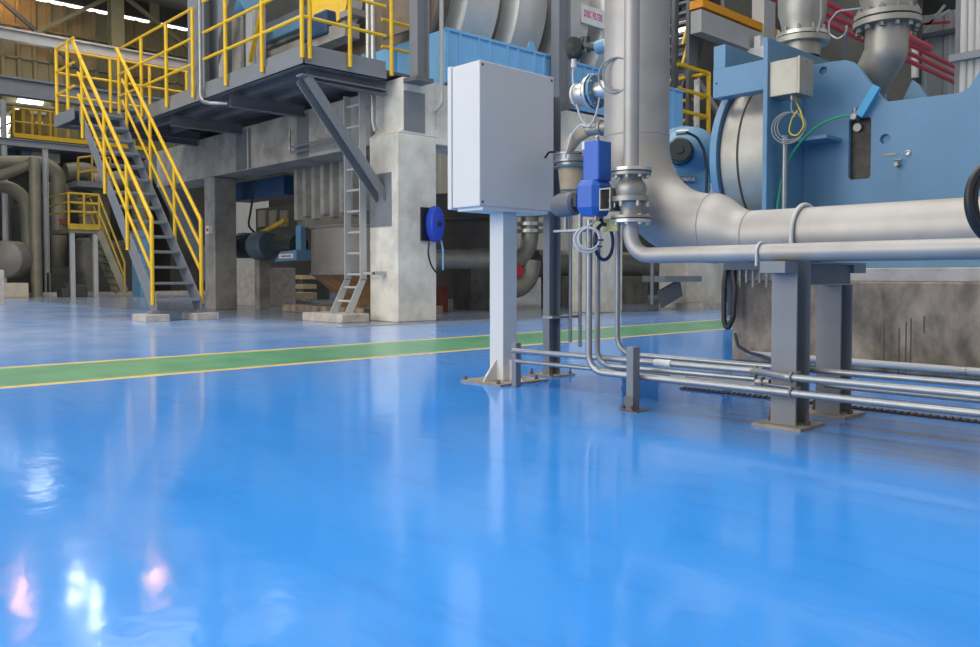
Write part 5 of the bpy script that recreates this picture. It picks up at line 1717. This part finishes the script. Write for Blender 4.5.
# ================================================================== FAR LEFT BACKGROUND
XW = -27.0
def post_at(px, pyf, py_top, w, m, name, label, cat, group=None, sec='h'):
    f = at(px, pyf, z=0); ztop = at(px, py_top, x=f.x).z
    b = MB()
    if sec == 'h': b.hbeam((f.x, f.y, 0), (f.x, f.y, ztop), w, w, w * .12, w * .1, (1, 0, 0))
    else: b.cyl((f.x, f.y, 0), (f.x, f.y, ztop), w / 2, n=16)
    return solo(name, b, m, label, cat, group), f, ztop
_, f, zt = post_at(47.5, 296.5, 149, 0.13, M_greyl, 'rack_post', 'slim pale grey post left of the stair with a cross beam on top', 'post')
xr_ = f.x
b = MB(); p = at(0, 145, x=xr_); q = at(100, 152, x=xr_); b.hbeam((xr_, p.y - 2, zt + 0.1), (xr_, q.y + 1, zt + 0.1), 0.2, 0.2, 0.02, 0.02, (1, 0, 0))
solo('rack_beam', b, M_grey, 'grey rack beam lying across the slim pale post', 'beam')
post_at(37, 297, 158, 0.30, M_duct, 'pipe_column', 'thick khaki column beside the slim pale post', 'column', None, 'c')
def duct(pts, x, r, name, label, bend=0.6, m=M_duct, group='khaki ducts'):
    b = MB(); b.tube([at(px, py, x=x) for px, py in pts], r, bend, 18, 8)
    return solo(name, b, m, label, 'duct', group)
kd = thing('khaki_duct', 'upper khaki duct bending down behind the slim pale post', 'duct', at(60, 262, x=-28), 'khaki ducts')
b = MB(); b.tube([at(px, py, x=-28.0) for px, py in ((-15, 163), (42, 163), (58, 172), (60, 294))], 0.22, 1.0, 18, 8)
obj('duct_run', b, M_duct, kd)
b = MB(); q = at(60, 219, x=-28.0); b.cyl(q, q + Vector((0, 0, -0.2)), 0.232, n=18)
obj('red_band', b, M_brick, kd, label='rust red band')
duct([(-10, 178), (12, 172), (30, 164)], -27.6, 0.16, 'khaki_duct', 'slanting khaki duct joining the upper duct at the left edge')
duct([(44, 190), (84, 190), (88, 228)], -28.4, 0.24, 'khaki_duct', 'middle khaki duct bending down behind the small yellow platform', 0.9)
duct([(-10, 186), (26, 186), (31, 286)], -28.6, 0.2, 'khaki_duct', 'left khaki duct dropping beside the thick column', 0.7)
duct([(66, 172), (100, 169), (102, 295)], -30, 0.3, 'khaki_duct', 'thick khaki duct above the small yellow platform')
duct([(92, 182), (140, 178), (142, 296)], -29, 0.3, 'khaki_duct', 'thick khaki duct seen through the treads of the stair')
# dim backdrop of machinery
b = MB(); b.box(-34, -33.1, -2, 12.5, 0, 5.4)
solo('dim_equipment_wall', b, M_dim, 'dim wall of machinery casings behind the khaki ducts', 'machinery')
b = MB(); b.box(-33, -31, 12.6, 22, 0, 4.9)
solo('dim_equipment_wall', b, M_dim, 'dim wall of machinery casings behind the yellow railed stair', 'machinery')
for px, py0, py1, w, x, m, lab in ((88, 238, 296, 0.42, -27.5, M_hop, 'dim upright tank under the small yellow platform'), (22, 205, 262, 0.3, -30.4, M_dim, 'dim upright vessel left of the thick column'), (12, 192, 270, 0.25, -31.8, M_dim, 'dim slim vessel at the left edge')):
    q = at(px, py1, x=x); zt = at(px, py0, x=x).z
    b = MB(); b.lathe([(0, 0), (w, 0), (w, zt - 0.1), (w * 0.6, zt), (0, zt)], (x, q.y, 0), (0, 0, 1), 20)
    solo('dim_vessel', b, m, lab, 'vessel', 'dim vessels')
for px, py, w, h, x, lab in ((120, 270, 1.3, 1.5, -27, 'dark pump casing behind the stair treads'), (62, 285, 0.8, 0.7, -26.5, 'dark pump between the slim post and the small platform'), (75, 292, 0.7, 0.25, -25.5, 'dark low trolley under the small yellow platform'), (20, 262, 0.5, 1.0, -28, 'dark casing left of the thick column')):
    q = at(px, py, x=x)
    b = MB(); b.box(x - 0.5, x, q.y - w / 2, q.y + w / 2, 0, h)
    b.cyl((x - 0.25, q.y - w * 0.3, h), (x - 0.25, q.y + w * 0.5, h), 0.22 * min(1, w), n=14)
    solo('pump_casing', b, M_dim, lab, 'pump', 'dim pumps', 0.03)
b = MB(); q = at(147, 285, x=-24); b.box(-24.6, -24, at(140, 285, x=-24).y, at(150, 285, x=-24).y, 0.0, 1.9)
solo('blue_cabinet', b, M_blue, 'blue cabinet glimpsed through the stair treads', 'cabinet')
dk = thing('round_end_vessel', 'large dim round vessel end on a cream plinth at the left edge', 'vessel', at(6, 290, x=-26))
q = at(3, 259, x=-26.0)
b = MB(); b.lathe([(0.0, 0.06), (0.35, 0.04), (0.50, -0.04), (0.52, -0.1), (0.52, -0.7), (0.0, -0.7)], q, (0.75, -0.66, 0), 36)
obj('shell', b, M_hop, dk)
a, c = at(-12, 298, x=-25.8), at(29, 298, x=-25.8)
b = MB(); b.box(-26.8, -25.8, a.y, c.y, 0, at(10, 283, x=-25.8).z)
obj('plinth', b, M_cream, dk, 0.02, 'cream concrete plinth')
f = at(1, 305, z=0)
b = MB(); b.box(f.x - 0.12, f.x + 0.12, f.y - 0.15, f.y + 0.05, 0, at(1, 270, x=f.x).z)
solo('concrete_bollard', b, M_concl, 'pale concrete bollard cut by the left edge', 'bollard', None, 0.02)
b = MB(); a, c = at(0, 298, z=0), at(150, 298, z=0); b.box(-26.6, -26.4, 3, 12, 0, 0.12)
solo('floor_kerb', b, M_concl, 'low kerb at the far edge of the blue floor', 'kerb')

# mezzanine with brown cladded unit
mz = thing('mezzanine', 'far mezzanine with a yellow edge and railing left of the stair landing', 'mezzanine', at(60, 142, x=-31))
XM = -30.5
a, c = at(14, 140, x=XM).y, at(150, 140, x=XM).y
zd = at(50, 139, x=XM).z
b = MB(); b.box(XM - 4, XM, a, c, zd - 0.35, zd)
obj('deck', b, M_greyd, mz)
b = MB(); b.box(XM, XM + 0.05, a, c, zd - 0.06, zd + 0.08)
obj('edge_strip', b, M_yel, mz, label='yellow edge strip')
zz = [at(20, py, x=XM).z for py in (108, 122)]
for z in zz:
    b = MB(); b.tube([(XM - 3, a, z), (XM, a, z), (XM, c, z)], 0.035, 0, 8)
    obj('rail', b, M_yeld, mz)
for i in range(9):
    y = a + (c - a) * i / 8
    b = MB(); b.cyl((XM, y, zd), (XM, y, zz[0]), 0.04, n=8)
    obj('post', b, M_yeld, mz)
bu = thing('brown_unit', 'brown clad unit with white plates on the far mezzanine', 'machine unit', at(40, 136, x=-31.2))
XU = -31.2
a, c = at(23, 120, x=XU).y, at(55, 120, x=XU).y
zu0, zu1 = zd, at(40, 109.5, x=XU).z
b = MB(); b.box(XU - 1.6, XU, a, c, zu0, zu1)
obj('cladding', b, M_brown, bu)
for px0, px1, py0, py1 in ((30, 46, 111, 113.5), (36, 43, 122, 124)):
    p, q = at(px0, py1, x=XU + 0.01), at(px1, py0, x=XU + 0.01)
    b = MB(); b.box(XU, XU + 0.02, p.y, q.y, p.z, q.z)
    obj('white_plate', b, M_white, bu, label='white plate')
for yy in (a, (a + c) / 2, c):
    b = MB(); b.box(XU, XU + 0.06, yy - 0.05, yy + 0.05, zu0, zu1)
    obj('cover_strip', b, M_yeld, bu)
b = MB(); q0, q1 = at(2, 106, x=-30.8), at(54, 106, x=-30.8); b.tube([(-30.8, q0.y, q0.z + 0.1), (-30.8, q1.y, q0.z + 0.1)], 0.08, n=10)
solo('khaki_duct', b, M_duct, 'thin khaki pipe along the top of the brown clad unit', 'duct')
b = MB(); q = at(4, 150, x=-29.5); b.cyl((-29.5, q.y, 0), (-29.5, q.y, at(4, 100, x=-29.5).z), 0.09, n=10)
solo('vent_pipe', b, M_greyl, 'slim grey pipe rising at the far left edge', 'pipe')
for px0, px1, py0, py1, m, lab in ((22, 31, 146, 159, M_blue, 'blue panel under the far mezzanine'), (32, 60, 149, 161, M_wallg, 'pale grey panel under the far mezzanine'), (7, 15, 146, 160, M_blued, 'deep blue panel at the left under the mezzanine'), (118, 155, 152, 168, M_hop, 'dull grey panel behind the upper stair flight')):
    p, q = at(px0, py1, x=-31.5), at(px1, py0, x=-31.5)
    b = MB(); b.box(-31.6, -31.5, p.y, q.y, p.z, q.z)
    solo('wall_panel', b, m, lab, 'panel', 'mezzanine panels')
# small yellow platform with its stair
spf = thing('small_platform', 'small far platform with orange yellow railing behind the stair', 'platform', at(85, 296, x=-25.5))
XS = -25.4
a, c = at(68.5, 200, x=XS).y, at(99, 200, x=XS).y
zd = at(85, 229, x=XS).z
b = MB(); b.box(XS - 1.8, XS, a, c, zd - 0.12, zd)
obj('deck', b, M_duct, spf)
b = MB(); b.box(XS, XS + 0.03, a, c, zd - 0.02, zd + 0.14)
obj('toe_board', b, M_yeld, spf, label='yellow toe board')
for py in (194, 203, 212):
    z = at(85, py, x=XS).z
    b = MB(); b.tube([(XS - 1.8, a, z), (XS, a, z), (XS, c, z), (XS - 1.8, c, z)], 0.03, 0, 8)
    obj('rail', b, M_yeld, spf)
for y in (a, (a + c) / 2, c):
    b = MB(); b.cyl((XS, y, zd), (XS, y, at(85, 194, x=XS).z), 0.035, n=8)
    obj('post', b, M_yeld, spf)
for y in (a + 0.1, c - 0.1):
    b = MB(); b.box(XS - 0.15, XS - 0.03, y - 0.06, y + 0.06, 0, zd - 0.12)
    obj('leg', b, M_greyl, spf)
p0, p1 = Vector((XS, c, zd)), at(125, 294, z=0.05)
p1 = Vector((XS + 0.4, at(125, 294, x=XS + 0.4).y, 0.05))
fs_ = thing('small_stair', 'small far stair with yellow handrails going down from the small platform', 'stairs', p1)
for dx in (0, -0.75):
    b = MB(); b.bar(p0 + Vector((dx, 0, -0.05)), p1 + Vector((dx, 0, 0.1)), 0.05, 0.2)
    obj('stringer', b, M_duct, fs_)
    for off in (0.5, 0.95):
        b = MB(); b.tube([p0 + Vector((dx, 0, off)), p1 + Vector((dx, 0, off)), p1 + Vector((dx, 0, 0))], 0.03, 0, 8)
        obj('handrail', b, M_yeld, fs_, label='yellow handrail')
for i in range(9):
    t = (i + 0.5) / 9; q = p0.lerp(p1, t)
    b = MB(); b.box(q.x - 0.72, q.x - 0.02, q.y - 0.12, q.y + 0.12, q.z - 0.02, q.z + 0.02)
    obj('tread', b, M_duct, fs_)
# second yellow landing seen above
for k, (pts, x, lab) in enumerate(((((78, 158), (92, 156), (110, 158)), -27.5, 'upper yellow rail bend above the small platform'),)):
    t = thing('guard_railing', 'short yellow guard rail between the khaki ducts and the stair', 'railing', at(85, 180, x=x), 'yellow railings')
    for dz_ in (0, -0.45):
        b = MB(); b.tube([at(px, py, x=x) + Vector((0, 0, dz_)) for px, py in pts], 0.035, 0, 8)
        obj('rail', b, M_yeld, t)
    for px, py in pts:
        b = MB(); q = at(px, py, x=x); b.cyl(q, q - Vector((0, 0, 0.85)), 0.035, n=8)
        obj('post', b, M_yeld, t)
b = MB(); q0, q1 = at(76, 183, x=-27.5), at(112, 183, x=-27.5); b.box(-28.5, -27.4, q0.y, q1.y, q0.z - 0.1, q0.z + 0.08)
solo('duct_gantry', b, M_grey, 'grey gantry slab under the short yellow guard rail', 'gantry')
# dark inclined conveyor behind the right handrail
b = MB(); p0, p1 = at(158, 158, x=-17.6), at(190, 222, x=-17.0)
b.bar(p0, p0 + (p1 - p0) * ((p0.z - 0.1) / (p0.z - p1.z)), 0.5, 0.35)
solo('inclined_conveyor', b, M_dkblue, 'dark inclined trough behind the right handrail of the stair', 'trough')

# ================================================================== DAYLIGHT PANELS AND LAMPS
for i, (px, py, w, h) in enumerate(((38, 93.5, 0.45, 0.2), (31, 100, 0.45, 0.22), (26, 105, 0.3, 0.1), (18, 106, 0.12, 0.12), (5, 121, 0.2, 0.2), (1, 130, 0.25, 0.3), (3, 137, .2, .12))):
    q = at(px, py, x=-35.7)
    b = MB(); s_ = 0.35
    b.add([(-35.7, q.y - w - s_ * h, q.z - h), (-35.7, q.y + w - s_ * h, q.z - h), (-35.7, q.y + w + s_ * h, q.z + h), (-35.7, q.y - w + s_ * h, q.z + h),
           (-35.75, q.y - w - s_ * h, q.z - h), (-35.75, q.y + w - s_ * h, q.z - h), (-35.75, q.y + w + s_ * h, q.z + h), (-35.75, q.y - w + s_ * h, q.z + h)],
          [(0, 1, 2, 3), (7, 6, 5, 4), (0, 4, 5, 1), (1, 5, 6, 2), (2, 6, 7, 3), (3, 7, 4, 0)])
    struct('window_%d' % (20 + i), b, E_white)


def lamp(px, py, d, E, label, r=0.22):
    q = at(px, py, d=d)
    t = thing('high_bay_lamp', label, 'lamp', q, 'high bay lamps')
    b = MB(); b.lathe([(0.08, 0.45), (0.10, 0.42), (0.16, 0.25), (r + 0.03, 0.0), (r + 0.03, -0.03), (r, 0.0), (0.12, 0.24)], q, (0, 0, 1), 24)
    obj('reflector', b, M_greyl, t)
    b = MB(); b.sphere(q + Vector((0, 0, 0.06)), 0.12, 1.6)
    obj('bulb', b, E, t)
    b = MB(); b.cyl(q + Vector((0, 0, 0.4)), (q.x, q.y, 12.2), 0.02, n=8)
    obj('stem', b, M_greyd, t)
lamp(147, -9, 31, E_sod, 'sodium high bay lamp glowing orange above the stair')
lamp(10, -22, 31, E_sod, 'sodium high bay lamp glowing orange above the khaki ducts')
lamp(66, -9, 30, E_lamp, 'nearer white high bay lamp above the stair landing')
lamp(84, -30, 29, E_lamp, 'farther white high bay lamp above the stair landing')
